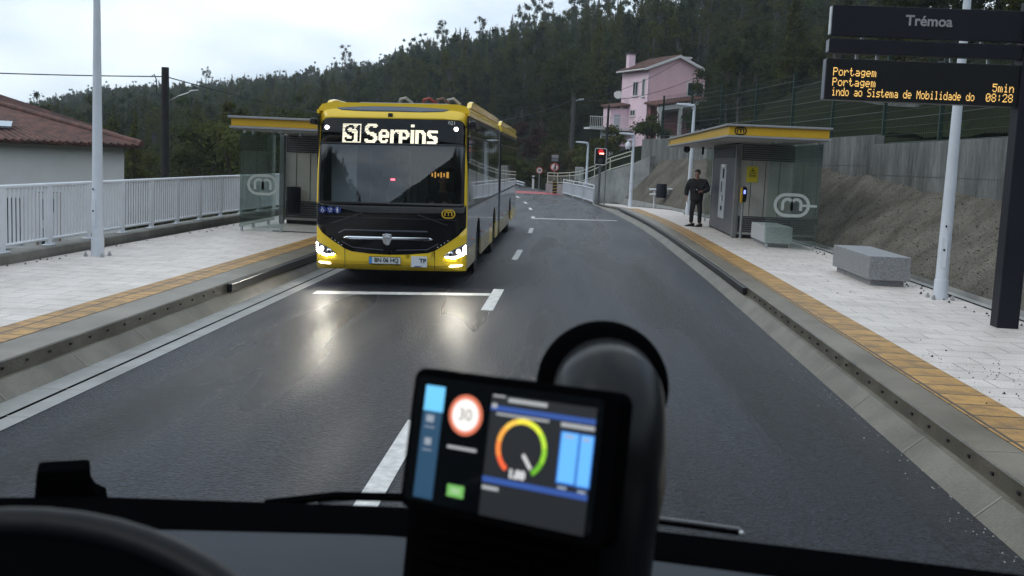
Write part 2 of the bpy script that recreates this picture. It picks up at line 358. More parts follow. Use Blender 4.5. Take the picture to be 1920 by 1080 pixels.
def build_ground():
    az = np.concatenate([np.arange(-180, -32, 2.), np.arange(-32, 26, .5), np.arange(26, 180, 2.)]); n = len(az)
    rs = [2.]
    while rs[-1] < 620: rs.append(rs[-1]*1.035+.05)
    rs += [900, 1600, 3000]
    mb = MB(); mb.v = [(0, 0, -.45)]
    for r in rs:
        for a in az:
            x, y = r*math.sin(R(a)), r*math.cos(R(a))
            mb.v.append((x, y, ground_z(x, y) if r < 700 else -6.))
    for k in range(n): mb.f.append([0, 1+(k+1) % n, 1+k]); mb.m.append(0)
    for i in range(len(rs)-1):
        for k in range(n):
            k2 = (k+1) % n; a = 1+i*n
            mb.f.append([a+k, a+k2, a+n+k2, a+n+k]); mb.m.append(0)
    mg = mat('undergrowth and soil', (.015, .020, .007), .95, c2=(.007, .008, .004), vs=.35, bump=.8, bs=6, detail=9, spec=.02)
    o = mb.build('ground', mg, smooth=60); tag(o, 'ground and hillside under the trees', kind='structure'); return o
build_ground()

def strip(name, prof, y0, y1, mt, step=1., kind='structure', parent=None, smooth=False, zfun=None, close=False, seed=0, jit=0):
    """sweeps a cross-section of (lateral, z) points along the road; prof may depend on y; uv = (lateral, length)"""
    mb = MB(); ys = list(np.arange(y0, y1, step))+[y1]; mb.uv = []; rr = random.Random(seed)
    k = None
    for y in ys:
        p = prof(y) if callable(prof) else prof
        k = len(p); acc = 0
        for i, (l, z) in enumerate(p):
            if i: acc += math.hypot(l-p[i-1][0], z-p[i-1][1])
            mb.v.append((l-D(y), y, z+(zfun(y) if zfun else 0)+(rr.uniform(-jit, jit) if jit else 0))); mb.uv.append((p[0][0]+acc, y))
    for i in range(len(ys)-1):
        for j in range(k-1): mb.f.append([i*k+j, i*k+j+1, (i+1)*k+j+1, (i+1)*k+j]); mb.m.append(0)
    o = mb.build(name, mt, parent=parent, smooth=smooth)
    if kind and not parent: tag(o, kind=kind)
    return o

XF = lambda l: -.022*max(0., -(l+1.15))                    # the left lane falls to its kerb
def road_prof(y): return [(-4.18, XF(-4.18)), (-2.6, XF(-2.6)), (-1.15, 0), (.8, 0), (kerbR(y)+.03, 0)]
road = strip('road', road_prof, -70, 150, m_asph); tag(road, 'dark wet asphalt road with dashed centre line')
ZP = .28; ZL = .21                                         # platform levels, right and left
def ramp(y): return float(np.interp(y, [46, 53.5], [0, -.21]))
# right kerb, tactile strip and platform
def rk(y):
    k = kerbR(y); e = ramp(y)
    return [(k, 0), (k+.155, .135+min(0, e)*.6), (k+.20, .145+min(0, e)*.62)]
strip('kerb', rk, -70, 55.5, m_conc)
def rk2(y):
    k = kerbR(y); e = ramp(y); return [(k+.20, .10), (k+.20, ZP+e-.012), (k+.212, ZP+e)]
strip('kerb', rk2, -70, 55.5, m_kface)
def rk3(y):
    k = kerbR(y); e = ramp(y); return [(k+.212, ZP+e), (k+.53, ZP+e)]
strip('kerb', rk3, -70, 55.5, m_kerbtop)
strip('tactile_strip', lambda y: [(kerbR(y)+.53, ZP+ramp(y)+.004), (kerbR(y)+.99, ZP+ramp(y)+.004)], -70, 45.5, m_tact)
strip('platform', lambda y: [(kerbR(y)+(.99 if y <= 45.5 else .53), ZP+ramp(y)), (footR(y)-.10, ZP+ramp(y))], -70, 45.5, m_tile)
strip('platform', lambda y: [(kerbR(y)+.53, ZP+ramp(y)-.002), (footR(y)-.10, ZP+ramp(y)-.002)], 45.5, 55.5, m_tile)
strip('drain_channel', lambda y: [(footR(y)-.10, ZP+ramp(y)+.02), (footR(y)+.06, ZP+ramp(y)+.02), (footR(y)+.06, ZP+.1)], -70, 58, m_gutter)
# left gutter, kerb, platform
strip('gutter', [(-4.37, XF(-4.37)), (-4.18, XF(-4.18)+.004)], -70, 60, m_gutter)
strip('gutter', [(-4.40, XF(-4.4)-.05), (-4.37, XF(-4.37)-.05)], -70, 60, m_dark)
strip('gutter', [(-4.63, XF(-4.63)+.01), (-4.40, XF(-4.40)+.004)], -70, 60, m_gutter)
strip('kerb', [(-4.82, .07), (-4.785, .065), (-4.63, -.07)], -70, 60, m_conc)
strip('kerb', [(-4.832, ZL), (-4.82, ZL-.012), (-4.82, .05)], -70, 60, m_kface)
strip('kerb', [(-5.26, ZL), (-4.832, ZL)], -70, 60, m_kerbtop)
strip('tactile_strip', [(-5.70, ZL+.004), (-5.26, ZL+.004)], -70, 48, m_tact)
strip('platform', [(-8.46, ZL), (-5.70, ZL)], -70, 60, m_tile)
# joints of the kerb and gutter blocks, and the anchor sockets in the kerb faces
def kerb_joints():
    mb = MB()
    for y in np.arange(2.2, 50, 1.5):
        k = kerbR(y)-D(y); mb.add([(k-.004, y, .002), (k+.156, y, .139), (k+.156, y+.012, .139), (k-.004, y+.012, .002)], [(0, 1, 2, 3)])
        mb.add([(k+.215, y+.6, ZP+.003), (k+.53, y+.6, ZP+.003), (k+.53, y+.612, ZP+.003), (k+.215, y+.612, ZP+.003)], [(0, 1, 2, 3)])
    for y in np.arange(5, 40, 1.0):
        for a, b in ((-4.63, -4.405), (-4.365, -4.182)):
            z = XF((a+b)/2)+.009
            mb.add([(a, y, XF(a)+.014), (b, y, XF(b)+.009), (b, y+.012, XF(b)+.009), (a, y+.012, XF(a)+.014)], [(0, 1, 2, 3)])
    for y in np.arange(4, 30, 1.5): mb.add([(-4.786, y, .069), (-4.63, y, -.064), (-4.63, y+.014, -.064), (-4.786, y+.014, .069)], [(0, 1, 2, 3)])
    tag(mb.build('kerb_joints', mat('pale joint mortar', (.30, .28, .24), .8)), kind='structure')
    mb = MB()
    for y in list(np.arange(3.2, 16.6, .42)):
        mb.box((kerbR(y)+.195, y, .212), (.018, .035, .022))
    for y in list(np.arange(5, 14.4, .42)): mb.box((-4.815, y, .145), (.018, .035, .022))
    tag(mb.build('kerb_anchor_sockets', m_dark), kind='structure')
kerb_joints()
def bumper(name, pts, label):
    mb = MB(); n = len(pts)
    for lat0, lat1, y, z0, z1 in pts: mb.v += [(lat0-D(y), y, z0), (lat1-D(y), y, z0), (lat1-D(y), y, z1), (lat0-D(y), y, z1)]
    for i in range(n-1):
        for j in range(4): mb.f.append([4*i+j, 4*i+(j+1) % 4, 4*i+4+(j+1) % 4, 4*i+4+j]); mb.m.append(0)
    mb.f += [[3, 2, 1, 0], [4*n-4, 4*n-3, 4*n-2, 4*n-1]]; mb.m += [0, 0]
    o = mb.build(name, m_rubber, bevel=.012); tag(o, label, 'kerb bumper'); return o
ys = [17]+list(range(18, 46))
bumper('kerb_bumper', [(kerbR(y)+.135, kerbR(y)+.2, y, .165, .262) for y in ys], 'long black rubber bumper along the kerb opposite the yellow bus')
bumper('kerb_bumper', [(-4.83, -4.75, y, .075, .195) for y in [14.8]+list(range(16, 46))], 'black rubber bumper on the kerb beside the bus front')

# painted markings
def marking(pts, mt=None, name='road_marking'):
    mb = MB()
    for p in pts:
        n = len(p); mb.add([(x, y, XF(x+D(y))+.004 if z is None else z) for x, y, z in p], [list(range(n))])
    o = mb.build(name, mt or m_paint); tag(o, kind='structure'); return o
def dash(y0, y1, lat=-1.15, w=.12):
    a, b = lat-w/2, lat+w/2; k = []
    ys_ = np.linspace(y0, y1, 4)
    for i in range(3): k.append([(a-D(ys_[i]), ys_[i], .004), (b-D(ys_[i]), ys_[i], .004), (b-D(ys_[i+1]), ys_[i+1], .004), (a-D(ys_[i+1]), ys_[i+1], .004)])
    marking(k)
dash(4.6, 8.35, w=.15); dash(14.8, 17.3, -1.11, .17)
for y0, y1 in ((22.6, 25.2), (31.2, 33.6), (39.3, 40.6), (46.0, 48.0), (52.4, 54.6), (60, 62.6), (67, 69)): dash(y0, y1, w=.13)
marking([[(-3.9, 16.05, None), (-1.2, 16.42, None), (-1.2, 16.72, None), (-3.9, 16.4, None)]])
marking([[(-1.42, 38.95, .004), (1.75, 40.2, .004), (1.75, 40.5, .004), (-1.42, 39.4, .004)]])
strip('road_marking', lambda y: [(-4.1, .004+XF(-4.1)), (-1.15, .004), (2.3, .004)], 68.5, 73.5, m_red)
# slope of sprayed gravel between platform and retaining wall
def slope():
    mb = MB(); ys_ = np.arange(-14, 60, .3); K = 17; rr = random.Random(3)
    from mathutils import noise
    for y in ys_:
        f, w = footR(y), wallR(y); top = float(np.interp(y, [10, 20, 24.5, 35, 45, 54, 60], [1.55, 1.8, 1.98, 2.52, 2.75, 2.9, 2.2]))
        for i in range(K):
            t = i/(K-1); l = f+.06+(w+.12-f)*t; z = ZP+ramp(y)+(top-ZP)*(t**.92)
            q = noise.noise((l*.8, y*.5, 1))*.07+noise.noise((l*3, y*2.1, 7))*.05+noise.noise((l*9, y*7, 3))*.028
            mb.v.append((l-D(y)-q*.5*min(1, t*5), y, z+q*min(1, t*4)))
    for a in range(len(ys_)-1):
        for i in range(K-1): mb.f.append([a*K+i, a*K+i+1, (a+1)*K+i+1, (a+1)*K+i]); mb.m.append(0)
    o = mb.build('embankment', m_shot, smooth=60); tag(o, 'bare grey brown gravelly slope behind the platform', kind='structure')
slope()
def slope_stones():
    from mathutils import noise
    rr = random.Random(8)
    for nm, col, n in (('pale', (.20, .185, .16), 5200), ('dark', (.045, .038, .03), 4200)):
        mb = MB()
        for k in range(n):
            y = 13+rr.random()**1.4*34; f, w = footR(y), wallR(y); top = float(np.interp(y, [10, 20, 24.5, 35, 45, 54, 60], [1.55, 1.8, 1.98, 2.52, 2.75, 2.9, 2.2]))
            t = rr.random(); l = f+.06+(w+.12-f)*t; z = ZP+ramp(y)+(top-ZP)*(t**.92)
            q = noise.noise((l*.8, y*.5, 1))*.07+noise.noise((l*3, y*2.1, 7))*.05+noise.noise((l*9, y*7, 3))*.028
            x = l-D(y)-q*.5*min(1, t*5); z += q*min(1, t*4); r = rr.uniform(.008, .02)*(1.6 if rr.random() < .12 else 1); a = rr.random()*6.28
            p = [(x+r*math.cos(a+i*2.1)*.9, y+r*math.sin(a+i*2.1), z+rr.uniform(-.3, .5)*r) for i in range(3)]+[(x-r*.8, y, z+r*.9)]
            mb.add(p, [(0, 1, 2), (0, 1, 3), (1, 2, 3), (2, 0, 3)])
        tag(mb.build('slope_gravel', mat(nm+' slope gravel', col, .95, var=.3, vs=30, spec=.05)), nm+' gravel grains on the bare slope', kind='stuff')
slope_stones()
m_bank = mat('bank grass and soil', (.016, .024, .007), .95, c2=(.009, .009, .005), vs=.9, bump=1, bs=9, detail=9, spec=.02)
strip('bank', lambda y: [(wallR(y)+.24, walltop(y)-.14), (wallR(y)+1.2, walltop(y)+.05), (8.9 if y < 40 else 8.0, walltop(y)+.15), (10.6, walltop(y)+.5)], -14, 58, m_bank, smooth=True, jit=.08)
def retaining_wall():
    root = empty('retaining_wall', (8, 20, 0), label='stained grey concrete retaining wall stepping up above the bare slope', cat='retaining wall')
    seg = [(a[0], b[0], a[1]) for a, b in zip(WSTEP, WSTEP[1:])]+[(54, 58, 3.5)]
    for y0, y1, h in seg:
        if y1 <= y0: continue
        mb = MB(); n = max(2, int((y1-y0)/2)); ys_ = np.linspace(y0, y1, n)
        for y in ys_:
            w = wallR(y)-D(y); mb.v += [(w, y, .8), (w+.26, y, .8), (w+.26, y, h), (w, y, h)]
        for i in range(n-1):
            for j in range(4): mb.f.append([4*i+j, 4*i+(j+1) % 4, 4*i+4+(j+1) % 4, 4*i+4+j]); mb.m.append(0)
        mb.f += [[3, 2, 1, 0], [4*n-4, 4*n-3, 4*n-2, 4*n-1]]; mb.m += [0, 0]
        o = mb.build('wall_section', m_wall, root, bevel=.015); o.matrix_parent_inverse = root.matrix_basis.inverted()
        if h > 2.5:
            c = MB()
            for i in range(n-1):
                a, b = ys_[i], ys_[i+1]; wa, wb = wallR(a)-D(a), wallR(b)-D(b)
                c.add([(wa-.012, a, h-.8+.002), (wa-.012, a, h-.79), (wb-.012, b, h-.79), (wb-.012, b, h-.8+.002)], [(0, 1, 2, 3)])
                if i: c.add([(wa-.010, a, h-.8), (wa-.010, a+.02, h-.8), (wa-.010, a+.02, h-1.5), (wa-.010, a, h-1.5)], [(0, 1, 2, 3)])
            cc = c.build('construction_joint', m_conc, root); cc.matrix_parent_inverse = root.matrix_basis.inverted()
retaining_wall()
def keep(o, root):
    o.parent = root; o.matrix_parent_inverse = root.matrix_basis.inverted(); return o

# green welded-mesh fence on the wall
def mesh_mat():
    M = bpy.data.materials.new('fence wire'); M.use_nodes = True
    b = M.node_tree.nodes['Principled BSDF']; b.inputs['Base Color'].default_value = (.006, .02, .015, 1); b.inputs['Roughness'].default_value = .5
    return M
m_wire = mesh_mat(); m_wirelight = mat('fence fold wire', (.022, .036, .032), .45)
def green_fence():
    root = empty('wire_fence', (8.3, 25, 2.9), label='tall dark green wire mesh fence on top of the retaining wall', cat='fence')
    ys_ = [4.5, 8.7, 12.8, 17.0, 21.19, 25.21, 29.1, 33.6, 37.95, 42.4, 47.0, 51.6, 56]
    X = lambda y: wallR(y)+.2-D(y)+.12
    for y in ys_:
        h = walltop(y)-.25
        keep(MB().box((X(y), y, h+1.15), (.09, .09, 2.4)).build('post', m_green, None, bevel=.006), root)
    for a, b in zip(ys_, ys_[1:]):
        mb = MB(); h0 = walltop((a+b)/2)+.04; h1 = h0+2.0; nx = max(12, int((b-a)/.12))
        Pt = lambda t, z: (X(a+(b-a)*t)-.03, a+(b-a)*t, z)
        for i in range(1, nx):
            t = i/nx; mb.tube([Pt(t, h0), Pt(t, h1)], .0035, 4, caps=False)
        for k in range(11):
            z = h0+2.0*k/10; fold = k % 3 == 0
            mb.tube([Pt(0, z), Pt(1, z)], .009 if fold else .004, 4, 1 if fold else 0, caps=False)
        keep(mb.build('mesh_panel', [m_wire, m_wirelight]), root)
green_fence()
# older concrete wall further up the bank
def upper_wall():
    mb = MB(); pts = [(11.6, 37.5, 5.25), (11.7, 42, 5.15), (11.9, 49.5, 5.05), (11.9, 58, 4.9), (11.6, 66, 4.6)]
    for x, y, z in pts: mb.v += [(x, y, 1.5), (x+.3, y, 1.5), (x+.3, y, z), (x, y, z)]
    n = len(pts)
    for i in range(n-1):
        for j in range(4): mb.f.append([4*i+j, 4*i+(j+1) % 4, 4*i+4+(j+1) % 4, 4*i+4+j]); mb.m.append(0)
    mb.f += [[3, 2, 1, 0], [4*n-4, 4*n-3, 4*n-2, 4*n-1]]; mb.m += [0, 0]
    tag(mb.build('garden_wall', m_wall, bevel=.02), 'grey concrete wall on the bank behind the wire fence', 'wall')
upper_wall()

# left: low concrete wall and white railing
def left_rail():
    mb = MB(); ys_ = [-8, 8, 15.3, 20, 26, 31, 46]; X = lambda y: float(np.interp(y, [8, 15.3, 20, 26, 31, 46], [-8.46, -8.46, -8.58, -8.70, -8.62, -8.6]))
    n = len(ys_)
    for y in ys_: mb.v += [(X(y), y, -.3), (X(y)-.36, y, -.3), (X(y)-.36, y, .36), (X(y), y, .36)]
    for i in range(n-1):
        for j in range(4): mb.f.append([4*i+j, 4*i+(j+1) % 4, 4*i+4+(j+1) % 4, 4*i+4+j]); mb.m.append(0)
    mb.f += [[3, 2, 1, 0], [4*n-4, 4*n-3, 4*n-2, 4*n-1]]; mb.m += [0, 0]
    tag(mb.build('low_wall', m_lowwall, bevel=.02), 'low damp concrete wall under the white railing', 'wall')
    XR = lambda y: X(y)-.18
    root = empty('railing', (-8.7, 20, .36), label='long white metal railing with vertical bars on the low wall', cat='railing')
    ys2 = list(np.arange(9.6, 42, 1.55))
    for y in ys2:
        q = MB().box((XR(y), y, .86), (.05, .16, .98)); q.box((XR(y), y, .37), (.14, .26, .018)); 
        for s in (-1, 1): q.tube([(XR(y)+.04, y+s*.1, .36), (XR(y)+.04, y+s*.1, .40)], .013, 6)
        keep(q.build('post', m_white, None, bevel=.006), root)
    for z, r_ in ((1.37, .032), (.47, .026)):
        keep(MB().tube([(XR(y), y, z) for y in ys2], r_, 10).build('rail', m_white, None, smooth=60), root)
    for a, b in zip(ys2, ys2[1:]):
        mb = MB()
        for i in range(1, 12):
            y = a+(b-a)*i/12; mb.box((XR(y), y, .92), (.022, .05, .88))
        keep(mb.build('baluster_panel', m_white), root)
left_rail()

def lamp_post(x, y, z, h, label, r0=.085, arm=True, camera=False, flange=True):
    g = 'white street lamps along the platforms'
    t = empty('lamp_post', (x, y, z), label=label, cat='lamp post', group=g)
    mb = MB().tube([(0, 0, 0), (0, 0, .02), (0, 0, .30), (0, 0, .302), (0, 0, .95), (0, 0, h-.5), (0, 0, h)], [r0*1.12, r0*1.12, r0*1.1, r0*.98, r0*.95, r0*.62, r0*.55], 20)
    mb.build('pole', m_lampw, t, smooth=50)
    if flange:
        b = MB()
        for k in range(4):
            a = R(45+90*k); b = MB(); b.tube([(r0*2.1*math.cos(a), r0*2.1*math.sin(a), 0), (r0*2.1*math.cos(a), r0*2.1*math.sin(a), .07)], .018, 6)
            b.box((r0*2.1*math.cos(a), r0*2.1*math.sin(a), .02), (.05, .05, .03)); b.build('anchor_bolt', m_galv, t)
        pass
        hp = MB().prism([(.045*math.cos(R(a))*(1), .5+(.2 if math.sin(R(a)) > 0 else -.2)*1+.045*math.sin(R(a))) for a in range(0, 360, 20)], 'y', -r0*1.02, -r0*.9)
        # service hatch with two dark locks
        hh = hp.build('hatch', m_lampw, t, bevel=.004); hh.location = (0, 0, .22); hh.rotation_euler = (0, 0, R(-20))
        for dz in (.56, .92):
            kb = MB().tube([(0, -r0*1.03, dz), (0, -r0*1.09, dz)], .016, 10).build('lock', m_black, hh); kb.location = (0, 0, -.02)
    if arm:
        L_ = MB().box((-.05, 0, h-.05), (.10, .09, .16))
        L_.build('bracket', m_lampw, t, bevel=.01)
        hd = MB(); hd.prism([(-.72, .0), (-.66, .055), (-.25, .085), (0, .07), (.02, .0), (-.1, -.02), (-.66, -.02)], 'y', -.13, .13)
        o = hd.build('lamp_head', m_lampw, t, bevel=.025, seg=3); o.location = (0, 0, h-.03); o.rotation_euler = (0, R(4), 0)
        q = MB().box((-.42, 0, -.024), (.42, .18, .008)).build('lens', mat('lamp lens', (.5, .52, .55), .25), o)
    if camera:
        c = MB().tube([(0, 0, h-.28), (-.12, -.03, h-.24), (-.24, -.04, h-.26), (-.26, -.04, h-.38)], .035, 8)
        o = c.build('camera_arm', m_white, t, smooth=60)
        c2 = MB().lathe([(.05, .2), (.12, .13), (.13, 0), (.125, -.08), (.10, -.1)], 16).ball((0, 0, -.12), .10)
        o2 = c2.build('dome_camera', m_white, t, smooth=50); o2.location = (-.26, -.04, h-.55)
        MB().ball((0, -.03, -.16), .075).build('camera_lens', m_black, o2)
    return t
lamp_post(-7.89, 17.43, ZL, 4.35, 'white lamp post on the paving opposite, in front of the railing', r0=.095)
lamp_post(5.72, 16.6, ZP, 4.75, 'white lamp post with a service hatch beside the dark sign post', r0=.095)
lamp_post(4.55, 42, ZP, 4.2, 'white lamp post rising behind the standing man and shelter roof', r0=.09)
lamp_post(2.80, 51.2, .12, 3.42, 'white lamp post carrying a white dome camera', r0=.09, camera=True)
lamp_post(.78, 60.5, .02, 3.2, 'farthest white lamp post behind the white panel railing', r0=.085)
# ---------------------------------------------------------------- trees and forest
def leaf_arrays(blobs, n, size, rg, sq=.75):
    """n leaf-sized quads spread through ellipsoid clumps"""
    w = np.array([b[3]*b[4]*b[5] for b in blobs])**.75; w /= w.sum()
    ix = rg.choice(len(blobs), n, p=w); B = np.array(blobs)[ix]
    d = rg.normal(size=(n, 3)); d /= np.linalg.norm(d, axis=1)[:, None]
    rr = np.minimum(np.abs(rg.normal(size=n))*.55+.12*rg.random(n), 1.5)
    c = B[:, :3]+d*rr[:, None]*B[:, 3:6]
    nn = d*.9+rg.normal(size=(n, 3))*.45; nn[:, 2] += .35; nn /= np.linalg.norm(nn, axis=1)[:, None]
    a = np.cross(nn, rg.normal(size=(n, 3))); a /= np.linalg.norm(a, axis=1)[:, None]; b = np.cross(nn, a)
    s = size*(.6+.8*rg.random(n))[:, None]
    v = np.stack([c-a*s, c+b*s*sq*.6, c+a*s, c-b*s*sq*.6], 1).reshape(-1, 3)
    return v
def quads_mesh(name, v, mt):
    n = len(v)//4; me = bpy.data.meshes.new(name); me.vertices.add(4*n); me.vertices.foreach_set('co', v.astype(np.float32).ravel())
    me.loops.add(4*n); me.loops.foreach_set('vertex_index', np.arange(4*n, dtype=np.int32))
    me.polygons.add(n); me.polygons.foreach_set('loop_start', np.arange(0, 4*n, 4, dtype=np.int32))
    me.materials.append(mt); me.update(); me.validate(); return me
def crown_blobs(kind, h, w, rg):
    B = []
    if kind == 'round':
        for k in range(16):
            a, t = rg.random()*6.28, rg.random()
            r = w*.34*math.sqrt(rg.random())*(1.25-.8*abs(t-.35)); B.append((r*math.cos(a), r*math.sin(a), h*(.14+.76*t), w*.17*(.7+.7*rg.random()), w*.17*(.7+.7*rg.random()), h*.10*(.7+.6*rg.random())))
    elif kind == 'euc':
        for k in range(20):
            a, t = rg.random()*6.28, rg.random()**.8
            r = w*.42*(rg.random()**.6)*(1-.45*t); B.append((r*math.cos(a), r*math.sin(a), h*(.36+.60*t), w*.105*(.5+.8*rg.random()), w*.105*(.5+.8*rg.random()), h*.042*(.6+.8*rg.random())))
    elif kind == 'cone':
        for k in range(16):
            t = k/15; r = w*.42*(1-t)**.85; 
            for j in range(3):
                a = rg.random()*6.28; B.append((r*.6*math.cos(a), r*.6*math.sin(a), h*(.16+.8*t)+rg.normal()*.1, r*.55+.12, r*.55+.12, h*.045+.05))
    else:   # bush
        for k in range(14):
            a, t = rg.random()*6.28, rg.random()
            r = w*.38*math.sqrt(rg.random()); B.append((r*math.cos(a), r*math.sin(a), h*(.18+.62*t*(1-.9*(r/(w*.5))**2)), w*.16, w*.16, h*.16))
    return B
def trunk_mb(kind, h, w, rg, blobs, tr):
    mb = MB(); top = {'round': .6, 'euc': .8, 'cone': .72, 'bush': .35}[kind]*h
    p = [(rg.normal()*.01*h*i/4, rg.normal()*.01*h*i/4, top*i/4-(.5 if i == 0 else 0)) for i in range(5)]
    mb.tube(p, [tr, tr*.85, tr*.7, tr*.5, tr*.25], 7)
    for b in blobs[:8 if kind != 'cone' else 0]:
        z = min(top*.95, b[2]*.72); f = z/top*4; i = min(3, int(f)); q = np.array(p[i])+(np.array(p[i+1])-np.array(p[i]))*(f-i)
        mb.tube([tuple(q), ((q[0]+b[0])/2, (q[1]+b[1])/2, (q[2]+b[2])/2-.1), b[:3]], [tr*.4, tr*.28, tr*.1], 5)
    return mb
LEAF = {
    'dark': leaf_mat('dark leaves', (.018, .025, .007), (.058, .069, .018)),
    'olive': leaf_mat('olive leaves', (.030, .036, .008), (.090, .096, .024)),
    'euc': leaf_mat('eucalyptus leaves', (.021, .030, .012), (.062, .080, .030)),
    'lit': leaf_mat('bright olive leaves', (.034, .046, .012), (.105, .118, .04)),  # brighter, greener tone than the olive leaves
    'red': leaf_mat('reddish leaves', (.028, .013, .011), (.062, .028, .024)),
    'brown': leaf_mat('brownish leaves', (.036, .034, .014), (.095, .085, .035)),
    'grape': leaf_mat('creeper leaves', (.018, .030, .010), (.07, .085, .026)),
}
m_bark = mat('bark', (.025, .020, .016), .9, var=.4, vs=6)
m_barkpale = mat('pale bark', (.06, .052, .044), .8, var=.4, vs=4)
def tree(name, kind, loc, h, w, leaf, n, size, seed, label, cat='tree', group=None, tr=None):
    rg = np.random.default_rng(seed); B = crown_blobs(kind, h, w, rg)
    t = empty(name, loc, label=label, cat=cat, group=group)
    tk = trunk_mb(kind, h, w, rg, B, tr or max(.06, h*.018)).build('trunk', m_barkpale if kind == 'euc' else m_bark, t, smooth=60)
    o = bpy.data.objects.new('crown', quads_mesh('crown', leaf_arrays(B, n, size, rg), LEAF[leaf])); COL.objects.link(o); o.parent = t
    return t
def forest():
    protos = bpy.data.collections.new('forest_kinds')
    spec = [('round', 9.5, 6.0, 'dark', 6000, .145), ('round', 8.5, 5.4, 'olive', 6000, .145), ('euc', 12.5, 4.6, 'euc', 4000, .14), ('euc', 11, 4.2, 'olive', 4000, .14),
            ('cone', 11.5, 4.0, 'olive', 5500, .145), ('round', 10.5, 5.0, 'euc', 6000, .145), ('bush', 4.5, 5.5, 'olive', 3500, .14)]
    for i, (k, h, w, lf, n, s) in enumerate(spec):
        rg = np.random.default_rng(50+i); B = crown_blobs(k, h, w, rg)
        a = quads_mesh('forest_tree', leaf_arrays(B, n, s, rg), LEAF[lf])
        tm = trunk_mb(k, h, w, rg, B, h*.014)
        bm = bmesh.new(); bm.from_mesh(a); base = len(bm.verts)
        vs = [bm.verts.new(p) for p in tm.v]
        for f in tm.f:
            try: nf = bm.faces.new([vs[j] for j in f]); nf.material_index = 1
            except ValueError: pass
        bm.to_mesh(a); bm.free(); a.materials.append(m_barkpale if k == 'euc' else m_bark)
        o = bpy.data.objects.new('forest_kind_%s' % 'abcdefg'[i], a); protos.objects.link(o)
    P, IX, SC, RO = [], [], [], []
    rr = random.Random(21); g = 3.7
    for iy in range(-35, 140):
        for ix in range(-82, 52):
            x, y = ix*g+rr.uniform(-1.8, 1.8), iy*g+rr.uniform(-1.8, 1.8); az = math.degrees(math.atan2(x, y)); r = math.hypot(x, y)
            u = rr.random(); vis = -33 < az < 27
            rd = float(np.interp(az, AZ, RD))
            if r > rd*1.07: continue
            if not vis and (u > .35 or r < 45): continue
            lat = x+D(y) if y < 135 else 99
            if y < 75 and -70 < y and -12 < lat < 13.2: continue
            if az > 9 and (r < 20 or lat < 11.2 or (az < 14.2 and r < 74)): continue
            if 7.4 <= az <= 9 and (r < 62 or lat < 17): continue
            if 0 <= az < 7.4 and r < 113: continue
            if -10 <= az < 0 and (r < 100 or abs(lat) < 8): continue
            if -33 < az < -10 and (r < 66 or (lat > -14 and y < 130)): continue
            if az <= -29 and x > -40: continue
            z = ground_z(x, y)-.3
            near = 1 if r > 60 else .62
            ridge = r > rd*.93
            k = rr.choices(range(7), [2.4, 2.6, 2.2, 2.2, 4, 2.4, .6] if not ridge else [2.4, 2.4, 1.3, 1.0, 2.2, 2.4, .3])[0]
            if az > 9 and r < 60: k = rr.choice([0, 1, 6, 6, 5])
            P.append((x, y, z)); IX.append(k); SC.append(rr.uniform(.72, 1.18)*near*(.9 if az > -10 else .74)); RO.append(rr.uniform(0, 6.28))
    me = bpy.data.meshes.new('forest'); me.from_pydata(P, [], [])
    for nm, ty, dat in (('kind_index', 'INT', IX), ('tree_scale', 'FLOAT', SC), ('turn', 'FLOAT', RO)):
        at = me.attributes.new(nm, ty, 'POINT'); at.data.foreach_set('value', dat)
    o = bpy.data.objects.new('forest', me); COL.objects.link(o); tag(o, 'dense dark wooded hillside under the sky', kind='stuff')
    ng = bpy.data.node_groups.new('forest', 'GeometryNodeTree'); N = ng.nodes.new; L = ng.links.new
    ng.interface.new_socket('Geometry', in_out='INPUT', socket_type='NodeSocketGeometry'); ng.interface.new_socket('Geometry', in_out='OUTPUT', socket_type='NodeSocketGeometry')
    gi, go = N('NodeGroupInput'), N('NodeGroupOutput'); ci = N('GeometryNodeCollectionInfo'); ci.inputs['Collection'].default_value = protos
    ci.inputs['Separate Children'].default_value = True; ci.inputs['Reset Children'].default_value = True
    ip = N('GeometryNodeInstanceOnPoints'); ip.inputs['Pick Instance'].default_value = True
    def attr(nm, ty):
        a = N('GeometryNodeInputNamedAttribute'); a.data_type = ty; a.inputs['Name'].default_value = nm; return a.outputs[0]
    cx = N('ShaderNodeCombineXYZ'); L(attr('turn', 'FLOAT'), cx.inputs[2]); er = N('FunctionNodeEulerToRotation'); L(cx.outputs[0], er.inputs[0])
    L(gi.outputs[0], ip.inputs['Points']); L(ci.outputs[0], ip.inputs['Instance']); L(attr('kind_index', 'INT'), ip.inputs['Instance Index'])
    L(er.outputs[0], ip.inputs['Rotation']); L(attr('tree_scale', 'FLOAT'), ip.inputs['Scale']); L(ip.outputs[0], go.inputs[0])
    md = o.modifiers.new('forest', 'NODES'); md.node_group = ng
    print('forest trees', len(P))
forest()
gz = lambda x, y: ground_z(x, y)-.1
tree('broad_tree', 'round', (-15.2, 47, -3.2), 7.0, 5.6, 'lit', 9000, .10, 1, 'rounded olive green tree between the utility pole and the shelter opposite')
tree('broad_tree', 'round', (-12.4, 49, -3.2), 7.6, 5.0, 'lit', 9000, .10, 2, 'olive green tree rising behind the shelter roof opposite')
tree('broad_tree', 'round', (-20.5, 60, -3.5), 8.2, 7, 'dark', 5500, .17, 3, 'dark tree behind the corner of the white house')
tree('broad_tree', 'round', (-15.2, 59, -3.5), 7.2, 5.5, 'dark', 4500, .16, 14, 'dark tree filling the gap behind the utility pole')
tree('broad_bush', 'bush', (-.7, 87, .1), 4.5, 4.8, 'brown', 5000, .13, 4, 'brownish green bush behind the round prohibition sign', 'bush')
